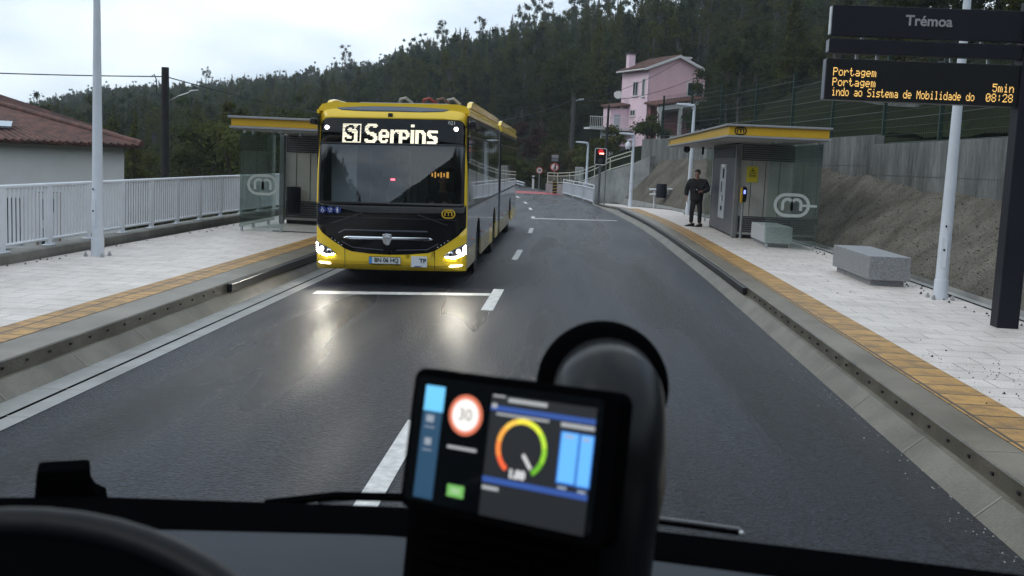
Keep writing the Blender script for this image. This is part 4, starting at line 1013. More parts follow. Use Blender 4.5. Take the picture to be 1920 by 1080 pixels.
def white_house():
    t = empty('white_house', (-17.15, 40.2, 0), (0, 0, R(24)), label='white walled house with a red tiled hip roof behind the left railing', cat='house')
    def P_(o, par=None): o.parent = par or t; return o
    x0, x1, y0, y1, ze = -15., 0., 0., 11., 1.92               # local: x along the front, y into the plot
    P_(MB().bb((x0, y0, -3.4), (x1, y1, ze)).build('wall', m_cream)); P_(MB().bb((x0-.5, y0-.5, ze), (x1+.5, y1+.5, ze+.12)).build('eave', m_housew))
    ov = .62; e = ze+.12; dy = (y1-y0)/2+ov; zr = e+dy*.25
    A, B, C_, D_ = (x0-ov, y0-ov, e), (x1+ov, y0-ov, e), (x1+ov, y1+ov, e), (x0-ov, y1+ov, e); r0, r1 = (x0+dy-ov, (y0+y1)/2, zr), (x1-dy+ov, (y0+y1)/2, zr)
    mb = roof_sheet(A, B, r1, r0, 64)
    for q in (roof_sheet(B, C_, r1, r1, 44), roof_sheet(C_, D_, r0, r1, 8)):
        off = len(mb.v); mb.v += q.v; mb.f += [[i+off for i in f] for f in q.f]; mb.m += q.m
    rf = P_(mb.build('roof', m_tileroof, smooth=40))
    P_(MB().tube([Vector(B)+Vector((0, 0, .06)), Vector(r1)+Vector((0, 0, .1)), Vector(r0)+Vector((0, 0, .1))], .13, 8).build('ridge_tiles', m_tileroof, smooth=50), rf)
    P_(MB().box((-4.35, .9, e+.56), (.8, .7, .08), rot=(R(17), 0, 0)).build('skylight', mat('skylight glass', (.4, .48, .55), .06, .6)), rf)
    for x, w, z, h in ((-3.85, .58, -1.85, 1.75), (-1.15, .3, -1.7, 1.6)): window(t, t.matrix_basis @ Matrix.Translation((x, -.01, z)), w, h, m_housew, mull=False)
    d = P_(MB().bb((-3.02, -.05, -3.1), (-2.32, 0, .05)).build('door', mat('door white', (.5, .5, .5), .5))); q = MB()
    for x in (-3.06, -2.28): q.bb((x-.035, -.07, -3.1), (x+.035, .01, .1))
    q.bb((-3.1, -.07, .1), (-2.24, .01, .16)); P_(q.build('frame', mat('brown frame', (.30, .17, .10), .5)), d)
    for a, b in (((-2.92, -.06, -.9), (-2.80, -.04, -.1)), ((-2.92, -.06, -2.3), (-2.80, -.04, -1.2)), ((-2.58, -.06, -.6), (-2.45, -.04, -.1))): P_(MB().bb(a, b).build('pane', m_winglass), d)
white_house()

def pink_house():
    t = empty('pink_house', (6.5, 100, 5), (0, 0, math.atan2(.42, .907)), label='pink two storey house with red tiled gable roof on the hillside', cat='house')
    Wd, Ld, ze, zp = 6.0, 5.2, 6.05, 7.2     # local: x along the gable front, y into the hill, z from +5
    def P_(o, par=None): o.parent = par or t; return o
    # walls: gable front in the shaded pink copy, flank in the lighter pink
    g = P_(MB().add([(0, 0, -1.2), (Wd, 0, -1.2), (Wd, 0, ze), (Wd/2, 0, zp), (0, 0, ze)], [(0, 1, 2, 3, 4)]).add([(0, .15, -1.2), (Wd, .15, -1.2), (Wd, .15, ze), (Wd/2, .15, zp), (0, .15, ze)], [(4, 3, 2, 1, 0)]).build('gable_wall', m_pinkD))
    P_(MB().bb((-.02, .0, -1.2), (.16, Ld, ze)).bb((Wd-.16, .16, -1.2), (Wd, Ld, ze)).bb((.17, Ld-.16, -1.2), (Wd-.17, Ld, ze)).build('wall', m_pinkL))
    rf = None
    o1, o2 = .55, .35
    dx = Wd/2+o1; sl = (zp-ze)/(Wd/2)
    L1 = roof_sheet((-o1, Ld+.2, ze-o1*sl+.12), (-o1, -o2, ze-o1*sl+.12), (Wd/2, -o2, zp+.14), (Wd/2, Ld+.2, zp+.14), 22)
    R1 = roof_sheet((Wd+o1, -o2, ze-o1*sl+.12), (Wd+o1, Ld+.2, ze-o1*sl+.12), (Wd/2, Ld+.2, zp+.14), (Wd/2, -o2, zp+.14), 22)
    off = len(L1.v); L1.v += R1.v; L1.f += [[i+off for i in f] for f in R1.f]; L1.m += R1.m
    rf = P_(L1.build('roof', m_tileroof, smooth=40))
    v = MB()
    for xa, za, xb, zb in ((-o1, ze-o1*sl, Wd/2, zp), (Wd+o1, ze-o1*sl, Wd/2, zp)):
        v.add([(xa, -o2-.04, za-.12), (xb, -o2-.04, zb-.10), (xb, -o2-.04, zb+.16), (xa, -o2-.04, za+.14), (xa, -.01, za-.12), (xb, -.01, zb-.10), (xb, -.01, zb+.02), (xa, -.01, za+.0)], [(0, 1, 2, 3), (4, 5, 1, 0), (7, 6, 5, 4), (3, 2, 6, 7), (0, 3, 7, 4), (1, 5, 6, 2)])
    P_(v.build('verge_board', m_housew), rf)
    P_(MB().tube([(-o1-.05, -o2, ze-o1*sl), (-o1-.05, Ld+.1, ze-o1*sl)], .08, 6).build('gutter', m_housew), rf)
    ch = P_(MB().bb((.10, 4.2, ze-.1), (.75, 4.8, ze+1.5)).build('chimney', m_pinkL), rf); P_(MB().bb((.0, 4.1, ze+1.5), (.85, 4.9, ze+1.65)).build('chimney_cap', mat('soot cap', (.05, .04, .04), .8)), rf)
    ch = P_(MB().bb((4.9, 2.0, ze+.1), (5.5, 2.6, ze+1.3)).build('chimney', m_pinkL), rf); P_(MB().bb((4.8, 1.9, ze+1.3), (5.6, 2.7, ze+1.45)).build('chimney_cap', m_housew), rf)
    # windows on the flank (facing -x) and front
    for y, z, w, h in ((2.3, 3.6, .85, 1.2), (.75, 3.5, .42, 1.5), (2.6, 1.75, .8, .45)):
        window(t, t.matrix_basis @ Matrix.Translation((-.03, y, z)) @ Matrix.Rotation(R(-90), 4, 'Z'), w, h, m_housew, mull=w > .6)
    window(t, t.matrix_basis @ Matrix.Translation((4.5, -.01, 3.75)), .62, 1.15, m_housew, mull=False); window(t, t.matrix_basis @ Matrix.Translation((5.45, -.01, 3.75)), .62, 1.15, m_housew, mull=False)
    # porch in front of the gable
    po = P_(roof_sheet((-.35, -2.6, 2.55), (5.0, -2.6, 3.5), (5.0, 0, 3.75), (-.35, 0, 2.8), 16).build('porch_roof', m_tileroof, smooth=40))
    P_(MB().add([(-.2, -2.5, 2.0), (4.8, -2.5, 2.85), (4.8, -2.5, 3.3), (-.2, -2.5, 2.42), (-.2, -2.3, 2.0), (4.8, -2.3, 2.85), (4.8, -2.3, 3.3), (-.2, -2.3, 2.42)], [(0, 1, 2, 3), (7, 6, 5, 4), (0, 4, 5, 1), (1, 5, 6, 2), (2, 6, 7, 3), (3, 7, 4, 0)]).build('porch_beam', m_housew), po)
    for x in (0, 2.15, 4.55): P_(MB().bb((x-.14, -2.52, -.6), (x+.16, -2.28, 2.1+x*.16)).build('pillar', m_housew), po)
    P_(MB().bb((.2, -.3, -.4), (4.9, -.02, 2.7)).build('porch_back_wall', mat('shaded pink render in shade', (.36, .15, .16), .8)), po)  # shade under the porch put into a darker wall colour
    P_(MB().tube([(-.4, -2.6, 2.4), (-.4, -2.5, 2.0), (-.12, -2.5, 1.7), (-.12, -2.5, -.4)], .05, 6).build('downpipe', mat('brown pipe', (.12, .06, .05), .5)), po)
    # lower wing with terrace
    P_(MB().bb((-1.9, 3.6, .3), (-.03, 5.1, 2.35)).build('side_wing', m_pinkL))
    P_(roof_sheet((-2.2, 3.3, 2.4), (.05, 3.3, 2.75), (.05, 5.2, 3.0), (-2.2, 5.2, 2.65), 9).build('wing_roof', m_tileroof, smooth=40))
    P_(MB().bb((-1.5, 3.54, .4), (-.85, 3.61, 1.75)).build('wing_door', mat('pale blue shutter', (.35, .40, .44), .6)))
    te = P_(MB().bb((-4.6, 2.3, .25), (.0, 3.58, .42)).build('terrace', m_housew)); q = MB()
    for i in range(24): q.tube([(-4.55+i*.19, 2.35, .42), (-4.55+i*.19, 2.35, 1.4)], .022, 4)
    for z in (.5, 1.42): q.tube([(-4.6, 2.35, z), (0, 2.35, z)], .035, 5)
    P_(q.build('balcony_railing', m_housew), te)
    P_(MB().bb((-2.9, 2.4, -4.5), (-1.6, 3.5, .24)).build('terrace_base', mat('bluish white render', (.48, .52, .56), .8, var=.1))); P_(MB().bb((-1.55, 2.6, -4.5), (5, 2.9, -1.21)).build('foundation_wall', m_wall))
    d = MB().lathe([(.01, -.1), (.22, -.06), (.38, .02), (.40, .03)], 18, M=Matrix.Translation((-1.05, 3.9, 3.65)) @ Matrix.Rotation(R(75), 4, 'X') @ Matrix.Rotation(R(-20), 4, 'Y')); P_(d.build('satellite_dish', m_housew, smooth=50)); 
    P_(MB().tube([(-1.05, 4.0, 3.65), (-.6, 4.3, 3.4), (-.05, 4.3, 3.4)], .03, 5).build('dish_arm', m_grey))
pink_house()
# ---------------------------------------------------------------- people
def skin(name, J, E_, mtl, parent=None, root=None, sub=2):
    """one continuous skin surface grown over joints J {name: ((x,y,z), r or (rx,ry))} and edges"""
    ks = list(J); me = bpy.data.meshes.new(name); me.from_pydata([J[k][0] for k in ks], [(ks.index(a), ks.index(b)) for a, b in E_], [])
    o = bpy.data.objects.new(name, me); COL.objects.link(o); o.modifiers.new('skin', 'SKIN').use_smooth_shade = True
    s = o.modifiers.new('sub', 'SUBSURF'); s.levels = sub; s.render_levels = sub
    sv = me.skin_vertices[0].data
    for i, k in enumerate(ks):
        r = J[k][1]; sv[i].radius = r if isinstance(r, tuple) else (r, r); sv[i].use_root = (k == (root or ks[0]))
    bake(o); o.data.materials.clear(); o.data.materials.append(mtl); o.data.shade_smooth()
    if parent: o.parent = parent
    return o
m_skin = mat('skin', (.30, .165, .12), .5, var=.1, vs=20); m_coat = mat('dark coat cloth', (.007, .0075, .009), .85, var=.3, vs=12, bump=.3, bs=60); m_trous = mat('black trousers', (.0065, .0065, .008), .85, var=.2, vs=10)
m_shoe = mat('black shoes', (.006, .006, .007), .35); m_hair = mat('dark hair', (.010, .009, .009), .6)
def hand(J, E_, wrist, pos, d, side, curl=.5, pre='h'):
    """palm, four fingers and a thumb as chains; d is the finger direction, side the palm's sideways direction"""
    d = Vector(d).normalized(); s = Vector(side).normalized(); n = d.cross(s); p = Vector(pos)
    J[pre+'palm'] = (tuple(p+d*.045), (.034, .02)); E_.append((wrist, pre+'palm'))
    for i, (off, ln) in enumerate(((-.026, .062), (-.009, .072), (.009, .068), (.026, .052))):
        a = p+d*.085+s*off; b = a+(d*(1-curl*.4)+n*curl*.7).normalized()*ln*.55; c = b+(d*(1-curl)+n*curl*1.1).normalized()*ln*.5
        for k, (q, r) in enumerate(((a, .0105), (b, .0095), (c, .008))): J[pre+'f%d%d' % (i, k)] = (tuple(q), r)
        E_ += [(pre+'palm', pre+'f%d0' % i), (pre+'f%d0' % i, pre+'f%d1' % i), (pre+'f%d1' % i, pre+'f%d2' % i)]
    a = p+d*.03-s*.042; b = a+(d*.8-s*.5+n*.3).normalized()*.04
    J[pre+'t0'] = (tuple(a), .012); J[pre+'t1'] = (tuple(b), .010); E_ += [(pre+'palm', pre+'t0'), (pre+'t0', pre+'t1')]
def head(J, E_, neck, c, face, r=1.):
    c = Vector(c); f = Vector(face).normalized()
    J['jaw'] = (tuple(c+Vector((0, 0, -.075))+f*.02), (.058*r, .064*r)); J['mid'] = (tuple(c+f*.004), (.074*r, .088*r)); J['crown'] = (tuple(c+Vector((0, 0, .075))-f*.008), (.064*r, .078*r))
    E_ += [(neck, 'jaw'), ('jaw', 'mid'), ('mid', 'crown')]
def face_bits(parent, c, f, mt=None):
    c = Vector(c); f = Vector(f).normalized(); s = Vector((-f.y, f.x, 0)).normalized(); q = MB()
    q.ball(tuple(c+f*.098+Vector((0, 0, -.025))), (.014, .016, .024), seg=8, ring=6); q.ball(tuple(c+s*.078+Vector((0, 0, -.015))), (.012, .018, .03), seg=8, ring=6); q.ball(tuple(c-s*.078+Vector((0, 0, -.015))), (.012, .018, .03), seg=8, ring=6)
    q.build('nose_and_ears', mt or m_skin, parent, smooth=60)
    e = MB(); e.ball(tuple(c+f*.084+s*.03+Vector((0, 0, .008))), (.011, .011, .007), seg=8, ring=6); e.ball(tuple(c+f*.084-s*.03+Vector((0, 0, .008))), (.011, .011, .007), seg=8, ring=6)
    e.box(tuple(c+f*.086+Vector((0, 0, -.068))), (.035, .02, .007)); e.build('eyes_and_mouth', m_hair, parent, smooth=60)
def hair_cap(parent, c, f, seed=0):
    c = Vector(c); f = Vector(f).normalized(); rr = random.Random(seed); mb = MB(); seg, ring = 18, 9
    for i in range(ring+1):
        for k in range(seg):
            a = 2*math.pi*k/seg; el = math.pi/2*(1-i/ring*1.35); d = Vector((math.cos(a)*math.cos(el), math.sin(a)*math.cos(el), math.sin(el)))
            fr = d.dot(f); z = d.z
            if z < .25 and fr > .2: d = Vector((d.x, d.y, .25+.2*(fr))).normalized()
            q = Vector((d.x*.090, d.y*.090, d.z*.102))+f*(f.dot(d))*.012
            mb.v.append(tuple(c+Vector((0, 0, .045))+q*(1+rr.uniform(-.02, .03))))
    for i in range(ring):
        for k in range(seg): mb.f.append([i*seg+k, i*seg+(k+1) % seg, (i+1)*seg+(k+1) % seg, (i+1)*seg+k]); mb.m.append(0)
    mb.build('hair', m_hair, parent, smooth=80)
def standing_man():
    t = empty('person', (3.90, 33.7, ZP), (0, 0, R(-14)), label='man in dark jacket and black trousers standing beside the shelter, holding something at his waist', cat='person')
    J, E_ = {}, []
    J['pelvis'] = ((0, 0, .95), (.13, .10)); J['chest'] = ((0, .01, 1.32), (.16, .11)); J['neck'] = ((0, -.005, 1.50), .058); E_ += [('pelvis', 'chest'), ('chest', 'neck')]
    fdir = Vector((-.62, -.78, 0)); hc = Vector((-.015, -.03, 1.645)); head(J, E_, 'neck', hc, fdir)
    for s, n in ((-1, 'r'), (1, 'l')):
        J[n+'hip'] = ((s*.10, 0, .90), .085); J[n+'knee'] = ((s*.125, -.02, .50), .058); J[n+'ank'] = ((s*.13, .02, .09), .04); J[n+'toe'] = ((s*.13-.015, -.02, .05), .03)
        E_ += [('pelvis', n+'hip'), (n+'hip', n+'knee'), (n+'knee', n+'ank'), (n+'ank', n+'toe')]
        J[n+'sh'] = ((s*.20, .0, 1.42), .06); E_.append(('chest', n+'sh'))
    J['relb'] = ((-.325, .03, 1.16), .045); J['rwri'] = ((-.30, -.05, .91), .03); E_ += [('rsh', 'relb'), ('relb', 'rwri')]
    J['lelb'] = ((.345, -.03, 1.16), .045); J['lwri'] = ((.14, -.20, 1.10), .03); E_ += [('lsh', 'lelb'), ('lelb', 'lwri')]
    hand(J, E_, 'rwri', (-.30, -.055, .89), (.03, -.12, -1), (0, 1, 0), .5, 'r_'); hand(J, E_, 'lwri', (.13, -.205, 1.10), (-1, -.25, .05), (0, .1, 1), .8, 'l_')
    body = skin('body', J, E_, m_skin, t, 'pelvis')
    face_bits(body, hc, fdir); hair_cap(t, hc, fdir, 4)
    J, E_ = {}, []
    J['hem'] = ((0, .0, .79), (.225, .165)); J['wst'] = ((0, -.005, 1.02), (.215, .16)); J['chst'] = ((0, .005, 1.30), (.24, .165)); J['col'] = ((0, .0, 1.47), (.085, .08)); E_ += [('hem', 'wst'), ('wst', 'chst'), ('chst', 'col')]
    for s, n in ((-1, 'r'), (1, 'l')): J[n+'s'] = ((s*.235, 0, 1.405), .105); E_.append(('chst', n+'s'))
    J['re'] = ((-.325, .035, 1.16), .09); J['rw'] = ((-.318, -.045, .945), .066); J['le'] = ((.345, -.03, 1.16), .09); J['lw'] = ((.195, -.19, 1.105), .066); E_ += [('rs', 're'), ('re', 'rw'), ('ls', 'le'), ('le', 'lw')]
    jk = skin('jacket', J, E_, m_coat, t, 'wst')
    J, E_ = {}, []; J['w'] = ((0, 0, .96), (.16, .125)); J['c'] = ((0, 0, .86), (.15, .115)); E_.append(('w', 'c'))
    for s, n in ((-1, 'r'), (1, 'l')):
        J[n+'h'] = ((s*.095, 0, .78), .098); J[n+'k'] = ((s*.125, -.02, .48), .078); J[n+'a'] = ((s*.13, .02, .10), .068); E_ += [('c', n+'h'), (n+'h', n+'k'), (n+'k', n+'a')]
    skin('trousers', J, E_, m_trous, t, 'w')
    for s in (-1, 1):
        q = MB().prism([(-.11, 0), (.21, 0), (.20, .035), (.08, .07), (-.02, .11), (-.10, .11)], 'y', -.048, .048).build('shoe', m_shoe, t, bevel=.02, seg=3)
        q.location = (s*.13, .03, 0); q.rotation_euler = (0, 0, R(-120 if s < 0 else -100)) if False else (0, 0, R(215 if s < 0 else 240))
    c = MB().box((.02, -.265, 1.13), (.10, .03, .13), rot=(0, R(12), 0)).build('phone', m_black); 
    MB().box((.02, -.282, 1.16), (.05, .004, .03)).build('glint', m_galv, c)  # small bright metal chip stands in for a glint
    c.parent = None; c.name = 'phone'
    M = t.matrix_basis.copy(); c.matrix_basis = M; tag(c, 'small dark device held at the waist by the man on the platform', 'phone')
    return t
standing_man()

# ---------------------------------------------------------------- the yellow articulated bus
m_busy = mat('bus yellow paint', (.84, .58, .030), .25, coat=.5, var=.04, vs=1.2); m_buss = mat('bus silver grey paint', (.27, .285, .32), .26, .3, coat=.5, var=.1, vs=1.5)
m_busk = mat('bus gloss black', (.003, .003, .004), .10, spec=.35); m_busk2 = mat('bus black trim', (.010, .010, .012), .32)
m_sideglass = mat('dark side glazing', (.006, .008, .010), .035, spec=.8); m_chrome = mat('chrome', (.72, .74, .78), .14, 1)
m_skirtrefl = mat('cream skirt reflection', (.36, .30, .17), .4, var=.25, vs=2.5, coat=.3)  # cream tone puts a yellowish reflection into the skirt colour
m_ws = glass('bus windscreen', (.66, .72, .74), ior=1.8, rough=.012); m_led = emit('white led', (1, .94, .74), 1.3); m_lamp = emit('headlamp white', (1, .93, .78), 110); m_lamps = emit('soft lamp white', (1, .96, .9), 3)
m_tyre = mat('tyre rubber', (.010, .010, .010), .75, bump=.4, bs=60); m_int = mat('bus interior grey', (.5, .52, .54), .6, var=.2, vs=2); m_intd = mat('bus interior dark', (.018, .018, .02), .6); m_blue = mat('pictogram blue', (.012, .035, .22), .4)
HW = 1.25
def yf(x, z):
    a = abs(x); y = .07*(a/HW)**2
    if a > 1.08: c = min(1., (a-1.08)/.17); y += .17*(1-math.sqrt(max(0, 1-c*c)))
    if z > 1.25: y += .055*(z-1.25)+.065*(z-1.25)**2
    if z < .75: y += .05*((.75-z)/.5)**2*.6
    if z > 2.74: c = min(1., (z-2.74)/.25); y += .15*(1-math.sqrt(max(0, 1-c*c)))+.05*c
    return y
def patch(polys, d, nx=26, nz=14):
    """polygons in the x,z plane bent on to the curved front, standing d proud of it"""
    if not isinstance(polys[0][0], (tuple, list)): polys = [polys]
    bm = bmesh.new()
    for poly in polys:
        vs = [bm.verts.new((p[0], 0, p[1])) for p in poly]; bm.faces.new(vs)
    bmesh.ops.triangulate(bm, faces=bm.faces[:]); 
    bmesh.ops.dissolve_limit(bm, angle_limit=.01, verts=bm.verts[:], edges=bm.edges[:]) if False else None
    for x in list(np.linspace(-1.25, 1.25, nx))+[-1.23, -1.2, -1.16, -1.1, 1.1, 1.16, 1.2, 1.23]:
        bmesh.ops.bisect_plane(bm, geom=bm.verts[:]+bm.edges[:]+bm.faces[:], plane_co=(x, 0, 0), plane_no=(1, 0, 0))
    for z in list(np.linspace(.25, 2.7, nz))+[2.76, 2.8, 2.84, 2.88, 2.92, 2.95]:
        bmesh.ops.bisect_plane(bm, geom=bm.verts[:]+bm.edges[:]+bm.faces[:], plane_co=(0, 0, z), plane_no=(0, 0, 1))
    bmesh.ops.remove_doubles(bm, verts=bm.verts[:], dist=1e-5)
    for v in bm.verts: v.co.y = yf(v.co.x, v.co.z)-d
    bmesh.ops.recalc_face_normals(bm, faces=bm.faces[:])
    return bm
def fpatch(name, polys, d, mt, parent, thick=.012, smooth=True, nx=26, nz=14):
    bm = patch(polys, d, nx, nz)
    for f in bm.faces:
        if f.normal.y > 0: f.normal_flip()
    me = bpy.data.meshes.new(name); bm.to_mesh(me); bm.free(); me.materials.append(mt)
    if smooth: me.shade_smooth()
    o = bpy.data.objects.new(name, me); COL.objects.link(o); o.parent = parent
    if thick: q = o.modifiers.new('solid', 'SOLIDIFY'); q.thickness = thick; q.offset = -1
    return o
def rrect(x0, x1, z0, z1, r=0, n=6, top_only=False):
    if not r: return [(x0, z0), (x1, z0), (x1, z1), (x0, z1)]
    P = []
    for cx, cz, a in (((x1-r, z1-r, 0), (x0+r, z1-r, 90)) if top_only else ((x1-r, z1-r, 0), (x0+r, z1-r, 90), (x0+r, z0+r, 180), (x1-r, z0+r, 270))): P += arc(cx, cz, r, a, a+90, n)
    return P+([(x0, z0), (x1, z0)] if top_only else [])
BIG = {'S': "..########. .########## ####...### ###........ ###........ ####....... .#######... ..########. .....#####. .......#### ........### ###....#### ##########. .########..",
       'e': "..#####.. .#######. ###...### ###...### ######### ######### ###...... ###...##. .#######. ..#####..", 'r': "###.### ####### ####..# ###.... ###.... ###.... ###.... ###.... ###.... ###....",
       'p': "#######.. ########. ###..#### ###...### ###...### ########. #######.. ###...... ###...... ###......", 'i': "### ### ... ... ### ### ### ### ### ### ### ### ### ###", 'n': "#######.. ########. ###..#### ###...### ###...### ###...### ###...### ###...### ###...### ###...###",
       's': ".######## ######### ###...... ####..... .#######. ..####### .....#### ......### ######### ########.",
       's1': ["....####....##", "..#######..###", ".###...##.####", ".##........###", ".###........##", "..#####.....##", "...######...##", ".....####...##", ".......##...##", ".##....##...##", ".########...##", "..######....##"]}
def bus():
    t = empty('articulated_bus', (-2.91, 17.22, -.035), (0, R(-1.25), R(.5)), label='yellow and black articulated city bus with lit destination sign facing us in the other lane', cat='bus')
    # ---- front
    bump = [(-HW, .27), (HW, .27), (HW, 1.00), (1.235, .985), (1.12, .86), (.95, .735), (.74, .605), (.62, .565), (.3, .535), (0, .525), (-.3, .535), (-.62, .565), (-.74, .605), (-.95, .735), (-1.12, .86), (-1.235, .985), (-HW, 1.0)]
    bp = fpatch('bumper', bump, 0, m_busy, t, .03)
    pan = [(-1.235, .985), (-1.12, .86), (-.95, .735), (-.74, .605), (-.62, .565), (-.3, .535), (0, .525), (.3, .535), (.62, .565), (.74, .605), (.95, .735), (1.12, .86), (1.235, .985), (1.235, 1.335), (-1.235, 1.335)]
    fp = fpatch('front_panel', pan, .004, m_busk, t, .03)
    # raised creases of the panel
    cr = MB()
    def line(P, w, d, mt, name, par):
        q = MB(); q.tube([(x, yf(x, z)-d, z) for x, z in P], w, 6); return q.build(name, mt, par, smooth=60)
    mcr = mat('panel crease', (.05, .055, .075), .25)
    dens = lambda a, b, n=9: [(a[0]+(b[0]-a[0])*i/n, a[1]+(b[1]-a[1])*i/n) for i in range(n+1)]
    line([(-.84, .86)]+dens((-.74, .915), (.62, .915)), .014, .004, mcr, 'crease', fp); line(dens((-.60, .63), (-.1, .60))[:], .008, .004, mcr, 'crease', fp); line(dens((.12, .60), (.62, .62)), .008, .004, mcr, 'crease', fp)
    line(dens((-.80, .73), (-.60, .63), 4), .007, .004, mcr, 'crease', fp); line(dens((.62, .62), (.80, .72), 4), .007, .004, mcr, 'crease', fp); line(dens((-1.1, 1.13), (1.1, 1.11)), .005, .004, m_busk2, 'crease', fp)
    for s in (-1, 1): line(dens((s*.95, 1.02), (s*.45, 1.19), 6), .009, .012, m_busk2, 'wiper_arm', fp)
    ch = fpatch('chrome_bar', [(-.77, .785), (-.70, .765), (.66, .765), (.72, .785), (.66, .815), (-.70, .815)], .018, m_chrome, fp, .02)
    line(dens((-.74, .79), (.69, .79)), .004, .022, m_busk, 'chrome_groove', ch)
    em = MB(); rr = random.Random(5)
    em.prism([(-.07, .085), (-.01, .10), (.075, .085), (.08, 0), (.05, -.07), (0, -.10), (-.05, -.07), (-.08, .0)], 'y', -.03, .01)
    em.prism([(-.045, .05), (.0, .07), (.05, .04), (.02, .0), (.04, -.04), (-.01, -.06), (-.03, -.01)], 'y', -.045, -.028)
    o = em.build('emblem', m_chrome, fp, bevel=.008); o.location = (-.035, yf(0, .78)-.02, .775)
    for s in (-1, 1):
        q = MB()
        for k in range(4): q.ball((s*(.79+.055*k), yf(.85, .8)-.012, .665+.036*k), .011, seg=6, ring=5)
        q.build('sensor_dots', m_lamps if False else mat('dot lens', (.6, .62, .65), .2, .5), fp)
    # lower seams of the bumper
    for s in (-1, 1): line([(s*.74, .605), (s*.74, .29)], .005, .001, m_dark, 'seam', bp)
    line(dens((-1.2, .355), (1.2, .355), 20), .006, .000, mat('bumper fold', (.36, .22, .01), .4), 'fold', bp)
    # plates
    pl = MB().bb((-.33, -.018, .375), (.185, .0, .488)).build('number_plate', mat('plate white', (.62, .66, .66), .4), bp); pl.location = (0, yf(.2, .43)-.012, 0)
    MB().bb((-.33, -.021, .377), (-.285, -.018, .486)).build('blue_band', mat('plate blue', (.05, .25, .62), .4), pl)
    text_mesh('plate_text', 'BN·06·HQ'.replace('·', ' '), .098, m_black, pl, face_at(-.045, -.0205, .432), bold=.002, sx=.92)
    pb = MB(); stroke(pb, rrect(-.33, .185, .375, .488), .006, True, dy=.021); pb.build('plate_rim', m_black, pl)
    tp = MB().bb((.36, -.018, .335), (.62, .0, .51)).build('notice_plate', mat('notice white', (.62, .66, .72), .4), bp); tp.location = (0, yf(.5, .43)-.012, 0)
    text_mesh('notice_text', 'TP', .10, mat('notice ink', (.03, .035, .06), .5), tp, face_at(.55, -.0205, .435), bold=.003)
    text_mesh('notice_line', '▬▬▬'.replace('▬', '-'), .05, mat('notice ink 2', (.10, .14, .30), .5), tp, face_at(.47, -.0205, .352), bold=.004, sx=2.2)
    # headlights
    for s in (-1, 1):
        m_ = lambda P: [(s*x, z) for x, z in P]
        out = m_([(1.245, .735), (1.19, .70), (1.0, .61), (.90, .535), (.885, .515), (.93, .495), (1.06, .475), (1.20, .53), (1.245, .56)])
        h = fpatch('headlight', out, .010, mat('headlight housing', (.10, .105, .115), .12, .6), bp, .02)
        fpatch('daytime_strip', m_([(1.238, .70), (1.205, .672), (1.198, .57), (1.06, .505), (.93, .515), (.905, .512), (.93, .497), (1.06, .478), (1.20, .533), (1.240, .56)]), .016, m_lamp, h, .004)
        for x, z, r_, mt in ((1.125, .60, .042, m_lamps), (1.00, .555, .042, m_chrome)):
            M = Matrix.Translation((s*x, yf(x, z)-.012, z)) @ Matrix.Rotation(R(90), 4, 'X'); q = MB().lathe([(.005, .02), (r_*.55, .018), (r_, .004), (r_, -.004)], 18, M=M); q.build('projector', mt, h, smooth=50)
            if mt is m_chrome: MB().lathe([(.005, .03), (r_*.5, .024)], 14, M=M).build('projector_lens', m_busk, h)
        fpatch('fog_light', m_([(.97, .345), (1.02, .342), (1.16, .352), (1.20, .375), (1.16, .383), (1.0, .375)]), .012, emit('fog lamp', (1, .95, .85), 5) if s < 0 else m_fog, bp, .006)
        # the lit lamp's own beam
        ld = bpy.data.lights.new('headlight_beam', 'SPOT'); ld.energy = 30; ld.spot_size = R(95); ld.spot_blend = .9; ld.shadow_soft_size = .06; ld.color = (1, .94, .82)
        lo = bpy.data.objects.new('headlight_beam', ld); COL.objects.link(lo); lo.parent = t; lo.location = (s*1.08, -.12, .58); lo.rotation_euler = (R(76), 0, R(180))
    # destination display and windscreen
    dd = fpatch('destination_display', rrect(-1.19, 1.19, 2.335, 2.725, .13, 6, True), .004, m_busk, t, .02)
    px, pz = .0193, .0222; x = -.825; z0 = 2.64
    def led(poly_mb, rows, x, ztop):
        for i, row in enumerate(rows):
            for j, c_ in enumerate(row):
                if c_ == '#':
                    X, Z = x+j*px, ztop-i*pz; y = yf(X, Z)-.0075; poly_mb.add([(X, y, Z), (X+px*.97, y, Z), (X+px*.97, y, Z-pz*.97), (X, y, Z-pz*.97)], [(0, 1, 2, 3)])
    q = MB(); W_, H_ = 16, 14; inv = [['#']*W_ for _ in range(H_)]
    for i, row in enumerate(BIG['s1']):
        for j, c_ in enumerate(row):
            if c_ == '#': inv[i+1][j+1] = '.'
    led(q, [''.join(r_) for r_ in inv], x+.01, z0-.005); x += W_*px+.07
    q.build('route_number', m_led, dd); q = MB()
    q = MB()
    for ch_ in 'Serpins':
        rows = BIG[ch_].split(); led(q, rows, x, z0-(14-len(rows))*pz); x += (len(rows[0])+ (.25 if ch_ in 'r' else .9))*px; q.build('letter', m_led, dd); q = MB()
    text_mesh('fleet_number', '021', .085, mat('fleet number white', (.6, .6, .62), .5), dd, face_at(.97, yf(.97, 2.67)-.008, 2.675), bold=.001)
    for x_, z_ in ((-1.08, 2.57), (1.04, 2.58)): MB().ball((x_, yf(x_, z_)-.006, z_), (.036, .012, .036)).build('marker_light', emit('marker', (1, .98, .95), 6), dd)
    ws = fpatch('windscreen', rrect(-1.20, 1.20, 1.34, 2.33), .004, m_ws, t, 0)
